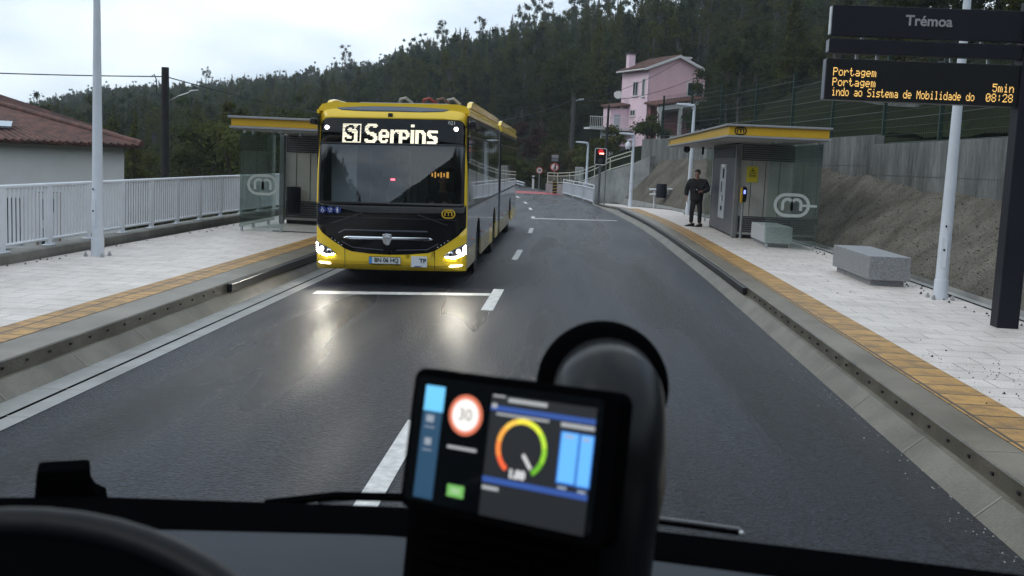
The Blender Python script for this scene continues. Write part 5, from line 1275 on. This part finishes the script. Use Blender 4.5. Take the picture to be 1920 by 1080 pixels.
    fpatch('windscreen_edge', [[(-1.2, 2.30), (1.2, 2.30), (1.2, 2.334), (-1.2, 2.334)], [(-1.2, 1.335), (1.2, 1.335), (1.2, 1.375), (-1.2, 1.375)], [(-1.20, 1.376), (-1.165, 1.376), (-1.165, 2.30), (-1.2, 2.30)], [(1.165, 1.376), (1.20, 1.376), (1.20, 2.30), (1.165, 2.30)]], .008, m_busk2, ws, .01)
    # yellow surround
    ring = [[(-HW, 1.0), (-1.236, .986), (-1.236, 1.335), (-1.202, 1.336), (-1.202, 2.33), (-1.192, 2.334), (-1.192, 2.60), (-HW, 2.60)], [(HW, 2.60), (1.192, 2.60), (1.192, 2.334), (1.202, 2.33), (1.202, 1.336), (1.236, 1.335), (1.236, .986), (HW, 1.0)],
            [(-HW, 2.601)]+[(-1.192, 2.601)]+[p for p in reversed(arc(-1.06, 2.595, .132, 90, 177, 6))]+[(-1.06, 2.73), (1.06, 2.73)]+[p for p in reversed(arc(1.06, 2.595, .132, 3, 90, 6))]+[(1.192, 2.601), (HW, 2.601)]+[(1.245, 2.72), (1.21, 2.84), (1.14, 2.93), (1.05, 2.975), (.9, 2.985), (-.9, 2.985), (-1.05, 2.975), (-1.14, 2.93), (-1.21, 2.84), (-1.245, 2.72)]]
    yb = fpatch('front_frame', ring, 0, m_busy, t, .03)
    fpatch('roof_lens', [(-.99, 2.95), (-.96, 2.90), (-.86, 2.868), (-.5, 2.852), (.5, 2.852), (.82, 2.868), (.92, 2.90), (.95, 2.95), (.8, 2.975), (-.85, 2.975)], .012, mat('roof lens', (.10, .125, .17), .12), yb, .01)  # sky reflection put into the lens colour
    MB().box((-.04, yf(0, 2.79)-.012, 2.79), (.075, .03, .06)).build('front_camera', m_busk2, yb, bevel=.006)
    # icons and emblem on the panel
    for i, x_ in enumerate((-1.11, -.985, -.86)):
        z_ = 1.235; y_ = yf(x_, z_)-.010; M = Matrix.Translation((x_, y_, z_)) @ Matrix.Rotation(R(18*(1.1+x_*0) if False else 0), 4, 'Z')
        d = MB().lathe([(.058, 0), (.058, .006)], 22, M=M @ Matrix.Rotation(R(90), 4, 'X')).build('blue_pictogram', m_blue, fp)
        q = MB()
        if i == 0: stroke(q, arc(0, -.012, .022, -250, 30, 12), .008); q.ball((-.006, 0, .036), .008, seg=8, ring=4); stroke(q, [(-.006, .028), (-.004, .002), (.018, .0), (.028, -.026)], .009); stroke(q, [(-.005, .015), (.014, .014)], .006)
        elif i == 1: stroke(q, [(-.034, .022), (-.022, .022), (-.012, -.004), (.022, -.004)], .007); stroke(q, arc(.004, .0, .026, 0, 90, 6), .012); q.ball((-.008, 0, -.026), .009, seg=8, ring=4); q.ball((.018, 0, -.026), .009, seg=8, ring=4)
        else: q.ball((0, 0, .036), .009, seg=8, ring=4); stroke(q, [(0, .024), (0, -.006)], .022); stroke(q, [(-.008, -.006), (-.008, -.044)], .009); stroke(q, [(.008, -.006), (.008, -.044)], .009); stroke(q, [(-.018, .02), (-.02, -.008)], .006)
        o = q.build('white_symbol', mat('symbol white', (.7, .72, .76), .5), d); o.location = (x_, y_-.010, z_)
    o = m_logo(.225, lw=.085).build('logo', mat('logo yellow', (.62, .40, .03), .4), fp); o.location = (.955, yf(.955, 1.21)-.012, 1.21); o.rotation_euler = (0, 0, R(6))
    # ---- body sides (front section 8 m, bellows, rear section)
    def section(y0, y1, wheels, front):
        for s in (-1, 1):
            x = s*HW
            def side(poly_yz, d, name, mt, th=.03):
                return MB().prism(poly_yz, 'x', x-s*th, x+s*d, 0).build(name, mt, t, bevel=0)
            # lower skirt with wheel arches cut in the outline
            low = [(y0, .30)]
            for w in wheels: low += [(w-.60, .30)]+[(w+.60*math.cos(a), .42+.62*math.sin(a)) for a in [math.pi-math.pi*i/10 for i in range(11)]]+[(w+.60, .30)]
            low += [(y1, .30), (y1, .62)]
            # split at the lower colour line: skirt with painted cream reflection below .62, silver above
            sil = [(y0, .62)]; 
            for w in wheels:
                pts = [(w+.60*math.cos(a), .42+.62*math.sin(a)) for a in [math.pi-math.pi*i/12 for i in range(13)]]; pts = [p for p in pts if p[1] > .62]; sil += [(w-.57, .62)]+pts+[(w+.57, .62)]
            sil += [(y1, .62), (y1, 1.28), (y0, 1.28)]
            side(sil, 0, 'side_panel', m_buss)
            ys_ = [y0]
            for w in wheels: ys_ += [w-.62, w+.62]
            ys_.append(y1)
            for i in range(0, len(ys_), 2):
                a, b = ys_[i], ys_[i+1]; yel = (i > 0 and not front) or (front and i >= 4) or (i == 2 and front)
                if yel and front: side([(a, .30), (b-.9, .30), (b-.9, .618), (a, .618)], .002, 'skirt', m_skirtrefl); side([(b-.88, .30), (b, .30), (b, .64), (b-.88, .64)], .004, 'skirt', m_busy)
                else: side([(a, .30), (b, .30), (b, .618), (a, .618)], .002, 'skirt', m_busy if not front and i else m_skirtrefl)
            for w in wheels:
                MB().bb((x-s*.34, w-.6, .3), (x-s*.32, w+.6, 1.05)).build('wheel_housing', m_dark, t)
                wh = MB().lathe([(.30, -.13), (.46, -.12), (.475, -.08), (.475, .08), (.46, .12), (.30, .13)], 28, M=Matrix.Translation((x-s*.17, w, .475)) @ Matrix.Rotation(R(90), 4, 'Y')).build('wheel', m_tyre, t, smooth=40)
                MB().lathe([(.02, -.10), (.12, -.105), (.14, -.06), (.27, -.04), (.30, -.12), (.30, .12), (.27, .04), (.14, .06), (.12, .105), (.02, .10)], 24, M=Matrix.Translation((x-s*.17, w, .475)) @ Matrix.Rotation(R(90), 4, 'Y')).build('rim', m_grey, wh, smooth=40)
            # glazing band in panes
            side([(y0, 1.28), (y1, 1.28), (y1, 2.80), (y0, 2.80)], -.012, 'window_surround', m_busk2)
            n = max(2, int((y1-y0)/1.45)); 
            for k in range(n):
                a, b = y0+(y1-y0)*k/n+.03, y0+(y1-y0)*(k+1)/n-.03
                g = side([(a, 1.33), (b, 1.33), (b, 2.46), (a, 2.46)], .0, 'window', m_sideglass); q = MB().prism([(a, 2.49), (b, 2.49), (b, 2.72), (a, 2.72)], 'x', x-s*.03, x-s*.004).build('vent_pane', m_sideglass); q.parent = g
            side([(y0, 2.80), (y1, 2.80), (y1, 2.86), (y0, 2.86)], .0, 'cant_rail', m_busy)
            # roof side fairings
            f0 = y0+(.55 if front else .1)
            fr = MB().prism([(f0, 2.95), (f0+.22, 3.05), (f0+.5, 3.08), (y1-.1, 3.08), (y1-.02, 2.95)], 'x', x-s*.10, x-s*.02); fr.build('roof_fairing', m_busy, t, bevel=.015)
            for k in range(3): MB().ball((x+s*.005, y0+1.0+k*2.2, .72), (.012, .03, .02), seg=8, ring=5).build('side_marker', mat('amber marker', (.6, .12, .03), .3), t)
        # roof shell, floor and end bulkhead
        rp = [(-HW, 2.86), (-1.24, 2.89), (-1.19, 2.955), (-1.05, 2.985), (1.05, 2.985), (1.19, 2.955), (1.24, 2.89), (HW, 2.86), (1.2, 2.84), (-1.2, 2.84)]
        MB().prism(rp, 'y', y0+(.12 if front else 0), y1).build('roof', m_busy if front else m_busy, t, smooth=40)
        MB().bb((-1.2, y0+.2, .36), (1.2, y1, .46)).build('floor', m_intd, t)
        for yy in ((y1-.05,) if front else (y1-.05, y0)): MB().bb((-1.21, yy, .4), (1.21, yy+.05, 2.84)).build('bulkhead', m_intd, t)
        MB().bb((-.8, y0+1.2, 2.99), (.8, y1-.6, 3.05)).build('roof_unit', mat('roof unit', (.25, .25, .25), .6), t, bevel=.04)
    section(.24, 8.4, (2.55, 7.1), True)
    # bellows
    b = MB()
    for k in range(13):
        r_ = 0 if k % 2 else -.05; b.add([(sx*(1.22+r_), 8.4+.075*k, z) for sx, z in ((-1, .4), (1, .4), (1, 2.86+r_), (-1, 2.86+r_))], [])
    for k in range(12):
        for j in range(4): b.f.append([4*k+j, 4*k+(j+1) % 4, 4*k+4+(j+1) % 4, 4*k+4+j]); b.m.append(0)
    b.build('bellows', mat('bellows grey', (.16, .17, .18), .7), t)
    section(9.3, 17.9, (14.2,), False)
    hr = MB(); 
    for k, (x0_, c_) in enumerate(((-.35, 0), (.1, 1), (.35, 2), (.55, 0))): hr.tube([(x0_, 3.2, 3.08), (x0_+.05, 3.0, 3.2), (x0_+.16, 2.9, 3.22), (x0_+.28, 3.0, 3.12)], .028, 6, c_)
    hr.build('roof_hoses', [mat('hose pale', (.35, .34, .30), .5), mat('hose red', (.30, .04, .03), .5), mat('hose brown', (.15, .08, .05), .5)], t, smooth=60)
    for s in (-1, 1):
        mc = MB().prism([(.20, 2.72), (.95, 2.66), (.95, 2.61), (.20, 2.62)], 'x', s*1.26, s*1.36).build('mirror_camera', m_busk2, t, bevel=.02)
    # ---- what shows through the windscreen
    MB().bb((-1.15, .20, 1.18), (1.15, .62, 1.33)).build('dashboard', m_intd, t, bevel=.03)
    MB().bb((-1.18, 3.3, .45), (.18, 3.34, 2.8)).build('partition', mat('cab partition', (.50, .53, .56), .4), t)
    for x_, y_ in ((-.95, 1.3), (-.62, 1.7), (-.18, 2.0), (.12, 1.4)): MB().tube([(x_, y_, .5), (x_, y_, 2.75)], .022, 8).build('grab_pole', m_galv, t)
    MB().bb((-1.15, .9, .5), (-.72, .95, 2.3)).build('door_leaf', mat('door leaf', (.7, .73, .75), .4), t)
    for x_, z_, w_, h_ in ((-.55, 1.9, .22, .30), (-.28, 1.85, .22, .26), (.33, 2.02, .12, .10), (-.6, 1.55, .25, .3)): MB().box((x_, 3.1, z_), (w_, .03, h_)).build('poster', mat('pale panel', (.75, .78, .82), .5), t)
    MB().bb((.22, 1.55, .6), (1.18, 1.6, 2.7)).build('cab_wall', mat('cab wall', (.12, .12, .12), .6), t)
    MB().bb((.45, 1.25, 1.0), (.95, 1.42, 1.95)).build('seat_back', m_intd, t, bevel=.06)
    mc = MB().prism([(-.16, 0), (.16, 0), (.15, .22), (.08, .42), (-.06, .45), (-.15, .3)], 'y', -.12, .12).build('fare_machine', m_intd, t, bevel=.03); mc.location = (.02, .55, 1.33)
    MB().box((-.02, .42, 1.74), (.07, .02, .03)).build('red_indicator', emit('red indicator', (1, .1, .15), 5), t)
    q = MB()
    for i, (w_, z_) in enumerate(((.03, .06), (.03, .10), (.035, .05), (.03, .09), (.03, .06), (.05, .10))): q.bb((-.14+.05*i, -.005, -z_/2), (-.14+.05*i+w_*.8, 0, z_/2))
    o = q.build('cab_display', emit('amber cab display', (1, .48, .10), .8), t); o.location = (.74, .62, 1.83)
    stw = MB(); P_ = [(.70+.21*math.cos(a), .62+.10*math.sin(a), 1.38+.13*math.sin(a)) for a in np.linspace(0, 2*math.pi, 25)]; stw.tube(P_, .016, 6); stw.build('steering_wheel', m_intd, t, smooth=60)
    return t
m_fog = emit('fog lamp right', (1, .95, .85), 5)
BUS = bus()
def bus_driver():
    t = empty('person', (-2.91+.70, 17.22+1.05, .98), label='bus driver seated in dark clothes behind the windscreen of the yellow bus', cat='person')
    J, E_ = {}, []
    J['pel'] = ((0, .05, .0), (.16, .12)); J['ch'] = ((0, .06, .38), (.17, .12)); J['nk'] = ((0, .04, .58), .055); E_ += [('pel', 'ch'), ('ch', 'nk')]
    hc = Vector((0, .0, .73)); head(J, E_, 'nk', hc, (0, -1, 0))
    for s, n in ((-1, 'r'), (1, 'l')):
        J[n+'sh'] = ((s*.19, .05, .48), .06); J[n+'el'] = ((s*.27, -.08, .26), .045); J[n+'wr'] = ((s*.15, -.34, .34), .032); E_ += [('ch', n+'sh'), (n+'sh', n+'el'), (n+'el', n+'wr')]
        hand(J, E_, n+'wr', (s*.14, -.35, .345), (-s*.45, -.85, .1), (0, .2, 1), .7, n+'_')
        J[n+'th'] = ((s*.12, -.38, .02), .075); J[n+'an'] = ((s*.12, -.42, -.42), .05); E_ += [('pel', n+'th'), (n+'th', n+'an')]
    b = skin('body', J, E_, m_skin, t, 'pel'); face_bits(b, hc, (0, -1, 0)); hair_cap(t, hc, Vector((0, -1, 0)), 9)
    J, E_ = {}, []; J['w'] = ((0, .05, .02), (.20, .15)); J['c'] = ((0, .06, .36), (.205, .145)); J['k'] = ((0, .045, .53), (.09, .085)); E_ += [('w', 'c'), ('c', 'k')]
    for s, n in ((-1, 'r'), (1, 'l')): J[n+'s'] = ((s*.20, .05, .47), .085); J[n+'e'] = ((s*.28, -.08, .26), .068); J[n+'w'] = ((s*.17, -.30, .33), .052); E_ += [('c', n+'s'), (n+'s', n+'e'), (n+'e', n+'w')]
    skin('jacket', J, E_, m_coat, t, 'w')
bus_driver()
# ---------------------------------------------------------------- inside our own bus: dashboard, wheel, wipers, driver's display
m_dash = mat('dashboard black', (.0020, .0020, .0024), .75, spec=0); m_dashg = mat('dashboard grey top', (.050, .055, .064), .7, spec=.1, var=.08, vs=3)
def cab():
    zt = 1.7315
    edge = [(-1.1, 1.02), (-.80, 1.06), (-.609, 1.101), (-.51, 1.124), (-.383, 1.135), (-.205, 1.150), (-.169, 1.151), (.106, 1.125), (.258, 1.099), (.458, 1.062), (.8, .97), (1.15, .83), (1.6, .62)]
    t = empty('bus_dashboard', (.1, 1.0, 1.6), label='black dashboard of the bus we look out from, along the bottom of the picture', cat='dashboard')
    K = lambda o: keep(o, t)
    mb = MB(); n = len(edge)
    for x, y in edge:
        w = .085+.02*min(1, abs(x)); mb.v += [(x, y, zt-.05), (x, y, zt-.012), (x, y-.012, zt), (x, y-w, zt-.002), (x, y-w-.01, zt-.012), (x, y-w-.01, zt-.05)]
    for i in range(n-1):
        for j in range(6): mb.f.append([6*i+j, 6*i+(j+1) % 6, 6*i+6+(j+1) % 6, 6*i+6+j]); mb.m.append(0)
    K(mb.build('windscreen_ledge', m_dash, smooth=50))
    mb = MB()
    for x, y in edge: mb.v += [(x, y-.075, zt-.004), (x, y-.30, zt-.012), (x, y-.42, zt-.09), (x, y-.44, zt-.30)]
    for i in range(n-1):
        for j in range(3): mb.f.append([4*i+j, 4*i+j+1, 4*i+4+j+1, 4*i+4+j]); mb.m.append(0)
    K(mb.build('dash_top', m_dashg, smooth=60))
    o = MB().prism([(-.040, -.05), (.060, -.05), (.054, -.006), (.040, .003), (.034, .014), (.033, .036), (.030, .040), (-.030, .040), (-.033, .037), (-.036, .0)], 'y', -.02, .02).build('sensor_box', m_dash, bevel=.003); o.location = (-.552, 1.132, zt-.003); o.scale = (.82, 1, .76); o.rotation_euler = (0, 0, R(24)); K(o)
    # wipers resting outside along the foot of the windscreen
    for nm, pts, lab in (('windscreen_wiper', [(-.33, 1.158, zt-.012), (-.25, 1.162, zt+.001), (-.16, 1.163, zt+.004), (.0, 1.160, zt-.002), (.05, 1.157, zt-.004)], 'left wiper blade lying along the foot of our windscreen beside the driver display'), ('windscreen_wiper', [(.09, 1.135, zt+.004), (.15, 1.128, zt+.002), (.20, 1.122, zt+.000)], 'short wiper end to the right of the driver display foot')):
        w = empty(nm, pts[0], label=lab, cat='wiper'); keep(MB().tube(pts, .005 if len(pts) > 3 else .0028, 6).build('blade', m_dash), w)
        q = MB().tube([(p[0]+.06, p[1]+.004, p[2]+.004) for p in pts[:-1]] if len(pts) > 3 else [(p[0], p[1]+.004, p[2]+.004) for p in pts], .0022 if len(pts) > 3 else .001, 6); keep(q.build('arm', m_grey), w); keep(MB().ball((pts[-1][0], pts[-1][1], pts[-1][2]), .0035, seg=8, ring=5).build('pivot', m_galv), w)
cab()
def steering_wheel():
    c = Vector((-.315, .437, 1.737)); r = .235
    t = empty('steering_wheel', c, label='black steering wheel rim in the bottom left corner', cat='steering wheel')
    ax = Vector((0, -.62, .78)).normalized(); u = Vector((1, 0, 0)); v = ax.cross(u)*-1
    if v.z < 0: v = -v
    P = [u*math.cos(a)*r+v*math.sin(a)*r for a in np.linspace(0, 2*math.pi, 65)]
    MB().tube(P, .0105, 12).build('rim', mat('wheel rim', (.004, .0045, .006), .4, spec=.16), t, smooth=60)
    mb = MB(); 
    mb.lathe([(.01, -.05), (.232, -.02), (.234, -.002), (.226, .003), (.01, .012)], 40, M=Matrix((u, v, ax)).transposed().to_4x4()); mb.build('hub_shade_disc', m_dash, t, smooth=40)  # black disc fills the rim where the dashboard lies in shadow
steering_wheel()
def driver_display():
    TL, TR, BR, BL = Vector((-.118, .83, 1.953)), Vector((.044, .74, 1.960)), Vector((.034, .72, 1.851)), Vector((-.124, .81, 1.844))
    c = (TL+TR+BR+BL)/4; ux = ((TR-TL)+(BR-BL)).normalized(); vz = ((TL-BL)+(TR-BR)); vz = (vz-ux*vz.dot(ux)).normalized(); ny = vz.cross(ux)       # ny points away from the camera
    w = ((TR-TL).length+(BR-BL).length)/2; h = ((TL-BL).length+(TR-BR).length)/2
    if ny.y < 0: ny = -ny
    t = empty('driver_display', c, label='black driver tablet with lit gauge screen on a bulky bracket in front of us', cat='display')
    M = Matrix((ux, ny, vz)).transposed().to_4x4(); t.matrix_basis = Matrix.Translation(c) @ M
    def P_(o, par=None): o.parent = par or t; return o
    P_(MB().prism(rrect(-w/2, w/2, -h/2, h/2, .010), 'y', 0, .022).build('housing', m_dash, bevel=.0025))
    sc = P_(MB().prism(rrect(-w/2+.005, w/2-.012, -h/2+.008, h/2-.006, .005), 'y', -.0012, .0005).build('screen', mat('screen glass', (.004, .005, .007), .06, spec=.5)))
    X = lambda u: -w/2+u*w; Z = lambda v: h/2-v*h
    y = -.0016
    def rect(u0, v0, u1, v1, mb, dy=0): return mb.add([(X(u0), y-dy, Z(v1)), (X(u1), y-dy, Z(v1)), (X(u1), y-dy, Z(v0)), (X(u0), y-dy, Z(v0))], [(0, 1, 2, 3)])
    def ui(name, items, col, s):
        mt = emit(name+' light', col, s)
        for it in items: P_(rectset([it]).build(name, mt), sc)
    def rectset(items):
        mb = MB()
        for it in items: rect(*it[:4], mb, it[4] if len(it) > 4 else 0)
        return mb
    ui('side_bar', [(.078, .115, .178, .90)], (.025, .10, .20), .5); ui('active_tab', [(.081, .115, .181, .292, .0002)], (.16, .60, .98), .95)
    ui('content_area', [(.418, .115, .906, .93)], (.014, .017, .022), .5)
    ui('tab_icon', [(.10, .32, .14, .37, .0003), (.098, .40, .148, .408, .0003), (.105, .48, .14, .53, .0003), (.098, .56, .145, .568, .0003)], (.55, .62, .72), .4)
    ui('rule_line', [(.42, .188, .906, .222, .0003), (.418, .668, .905, .706, .0003)], (.03, .09, .36), .85)
    ui('caption_bar', [(.425, .118, .485, .13, .0003), (.50, .128, .684, .155, .0003), (.45, .235, .70, .25, .0003), (.755, .235, .905, .262, .0003), (.225, .505, .373, .525, .0003), (.42, .73, .50, .755, .0003), (.425, .175, .45, .205, .0006)], (.72, .74, .76), .42)
    ui('level_bar', [(.764, .296, .840, .618, .0003), (.850, .298, .905, .622, .0003)], (.13, .46, .98), 1.0); ui('bar_shade', [(.758, .29, .845, .63, .0002), (.847, .292, .909, .634, .0002)], (.02, .12, .5), .9)
    ui('bar_caption', [(.78, .31, .82, .33, .0006), (.86, .315, .89, .335, .0006), (.77, .645, .81, .66, .0004), (.86, .65, .895, .665, .0004)], (.55, .65, .8), .5)
    ui('green_button', [(.25, .768, .334, .85, .0003)], (.20, .55, .13), .75); ui('button_mark', [(.27, .79, .315, .825, .0006)], (.5, .8, .4), .55)
    # speed limit roundel
    cx, cz, r_ = X(.299), Z(.286), h*.14
    d = MB().add([(cx+r_*math.cos(a), y-.0003, cz+r_*math.sin(a)) for a in np.linspace(0, 6.283, 33)[:-1]], [list(range(32))]); P_(d.build('roundel', emit('roundel red', (.85, .22, .12), .8)), sc)
    d = MB().add([(cx+r_*.78*math.cos(a), y-.0006, cz+r_*.78*math.sin(a)) for a in np.linspace(0, 6.283, 33)[:-1]], [list(range(32))]); P_(d.build('roundel_face', emit('roundel white', (1, .97, .92), .95)), sc)
    P_(text_mesh('roundel_number', '30', r_*.85, mat('roundel digits', (.25, .23, .22), .5, emis=.25, ecol=(.5, .45, .42)), None, face_at(cx, y-.0009, cz), ext=.0002), sc)
    # gauge arc from red through yellow to green
    gx, gz, gr = X(.585), Z(.449), h*.180
    for i, col in enumerate(((.95, .13, .04), (.98, .26, .05), (.98, .42, .06), (.98, .60, .08), (.98, .80, .06), (.80, .88, .05), (.52, .80, .05), (.28, .62, .03), (.14, .45, .02))):
        mb = MB(); a0 = 236-292*i/9; a1 = 236-292*(i+1)/9; stroke(mb, arc(gx, gz, gr, a0, a1, 5), gr*.19, dy=.0002); o = mb.build('gauge_arc', emit('gauge %d' % i, col, .95)); o.location = (0, y-.0003, 0); P_(o, sc)
    mb = MB(); stroke(mb, [(gx+gr*.12, gz-gr*.2), (gx+gr*.5, gz-gr*.68)], gr*.14, dy=.0002); o = mb.build('gauge_needle', emit('needle', (.8, .8, .8), .7)); o.location = (0, y-.0004, 0); P_(o, sc)
    P_(text_mesh('gauge_value', '1.00', h*.075, emit('value white', (.8, .8, .8), .7), None, face_at(X(.578), y-.0006, Z(.625)), bold=.0006, ext=.0002), sc)
    # bracket: flanged bulbous elbow running down into a ribbed foot
    Ti = t.matrix_basis.inverted()
    def W_(o): o.parent = t; o.matrix_parent_inverse = Ti; return o
    fc = Vector((.0365, .955, 1.917)); fM = Matrix.Translation(fc) @ Matrix.Rotation(R(90), 4, 'X')
    W_(MB().lathe([(.001, .004), (.040, .005), (.056, .002), (.0605, -.004), (.0605, -.014), (.055, -.018), (.001, -.018)], 48, M=fM).build('flange', m_dash, smooth=45))
    gl = mat('bracket satin black', (.003, .0035, .0045), .33, spec=.22)
    W_(MB().tube([(.0385, .955, 1.908), (.0395, .935, 1.9195), (.041, .912, 1.918), (.0435, .895, 1.902), (.0455, .885, 1.88), (.047, .88, 1.85), (.045, .88, 1.81), (.044, .885, 1.76), (.043, .89, 1.70)], [.044, .0475, .0475, .0465, .0455, .044, .0405, .040, .042], 32).build('elbow', gl, smooth=60))
    f = MB().box((-.035, .885, 1.765), (.165, .11, .14), rot=(R(-8), 0, R(-20))); W_(f.build('foot', m_dash, bevel=.012))
    q = MB()
    for k in range(7): q.box((-.052, .829, 1.812-.011*k), (.13, .004, .004), rot=(0, 0, R(-20)))
    W_(q.build('ribs', m_dash))
driver_display()
# scattered soil and pebbles by the sign post
def debris():
    mb = MB(); rr = random.Random(11)
    def lump(x, y, z, r):
        a = rr.random()*6; mb.add([(x+r*math.cos(a), y+r*math.sin(a), z), (x+r*math.cos(a+2.1), y+r*math.sin(a+2.1), z), (x+r*math.cos(a+4.2), y+r*math.sin(a+4.2), z), (x, y, z+r*1.1)], [(0, 1, 2), (0, 1, 3), (1, 2, 3), (2, 0, 3)])
    for k in range(110):
        u, w = rr.gauss(0, .8), rr.gauss(0, .45); x, y = 4.15+u*.62, 10.3+u*-.2+w*1.2
        if x > 3.65 and x < 6: lump(x, y, ZP+.001, rr.choice([.006, .008, .011, .02 if rr.random() < .3 else .009]))
    for k in range(30): lump(rr.uniform(3.4, 5.9), rr.uniform(7, 26), ZP+.002, rr.uniform(.006, .016))
    for k in range(70): lump(rr.uniform(5.6, 6.05), rr.uniform(9, 26), ZP+.002, rr.uniform(.01, .03))
    for k in range(60): lump(-8.40+abs(rr.gauss(0, .12)), rr.uniform(12, 26), ZL+.002, rr.uniform(.008, .025))
    tag(mb.build('soil_crumbs', mat('dark soil', (.022, .018, .014), .9)), 'dark soil crumbs scattered on the pale paving', kind='stuff')
    mb2 = mb; mb = MB()
    for k in range(160):
        y = 5+rr.random()**2*22; lat = kerbR(y)-abs(rr.gauss(0, .12)); v0 = len(mb.v); r = rr.uniform(.003, .008); x = lat-D(y); mb.add([(x-r, y-r, .001), (x+r, y-r, .001), (x, y+r, .001), (x, y, .001+r*1.3)], [(0, 1, 2), (0, 1, 3), (1, 2, 3), (2, 0, 3)])
    tag(mb.build('gravel_specks', mat('pale grit', (.32, .32, .30), .8)), 'pale grit along the kerb edge of the asphalt', kind='stuff')
debris()

def haze():
    mb = MB().bb((-520, -330, -9), (330, 560, 95)); M = bpy.data.materials.new('damp air'); M.use_nodes = True; nt = M.node_tree; nt.nodes.clear()
    o = nt.nodes.new('ShaderNodeOutputMaterial'); v = nt.nodes.new('ShaderNodeVolumePrincipled'); v.inputs['Color'].default_value = (.82, .90, 1.0, 1); v.inputs['Density'].default_value = .00042
    v.inputs['Anisotropy'].default_value = .2; nt.links.new(v.outputs[0], o.inputs['Volume'])
    h = mb.build('haze', M); tag(h, 'pale damp haze over the valley and wooded hills', kind='stuff'); h.display_type = 'WIRE'
haze()
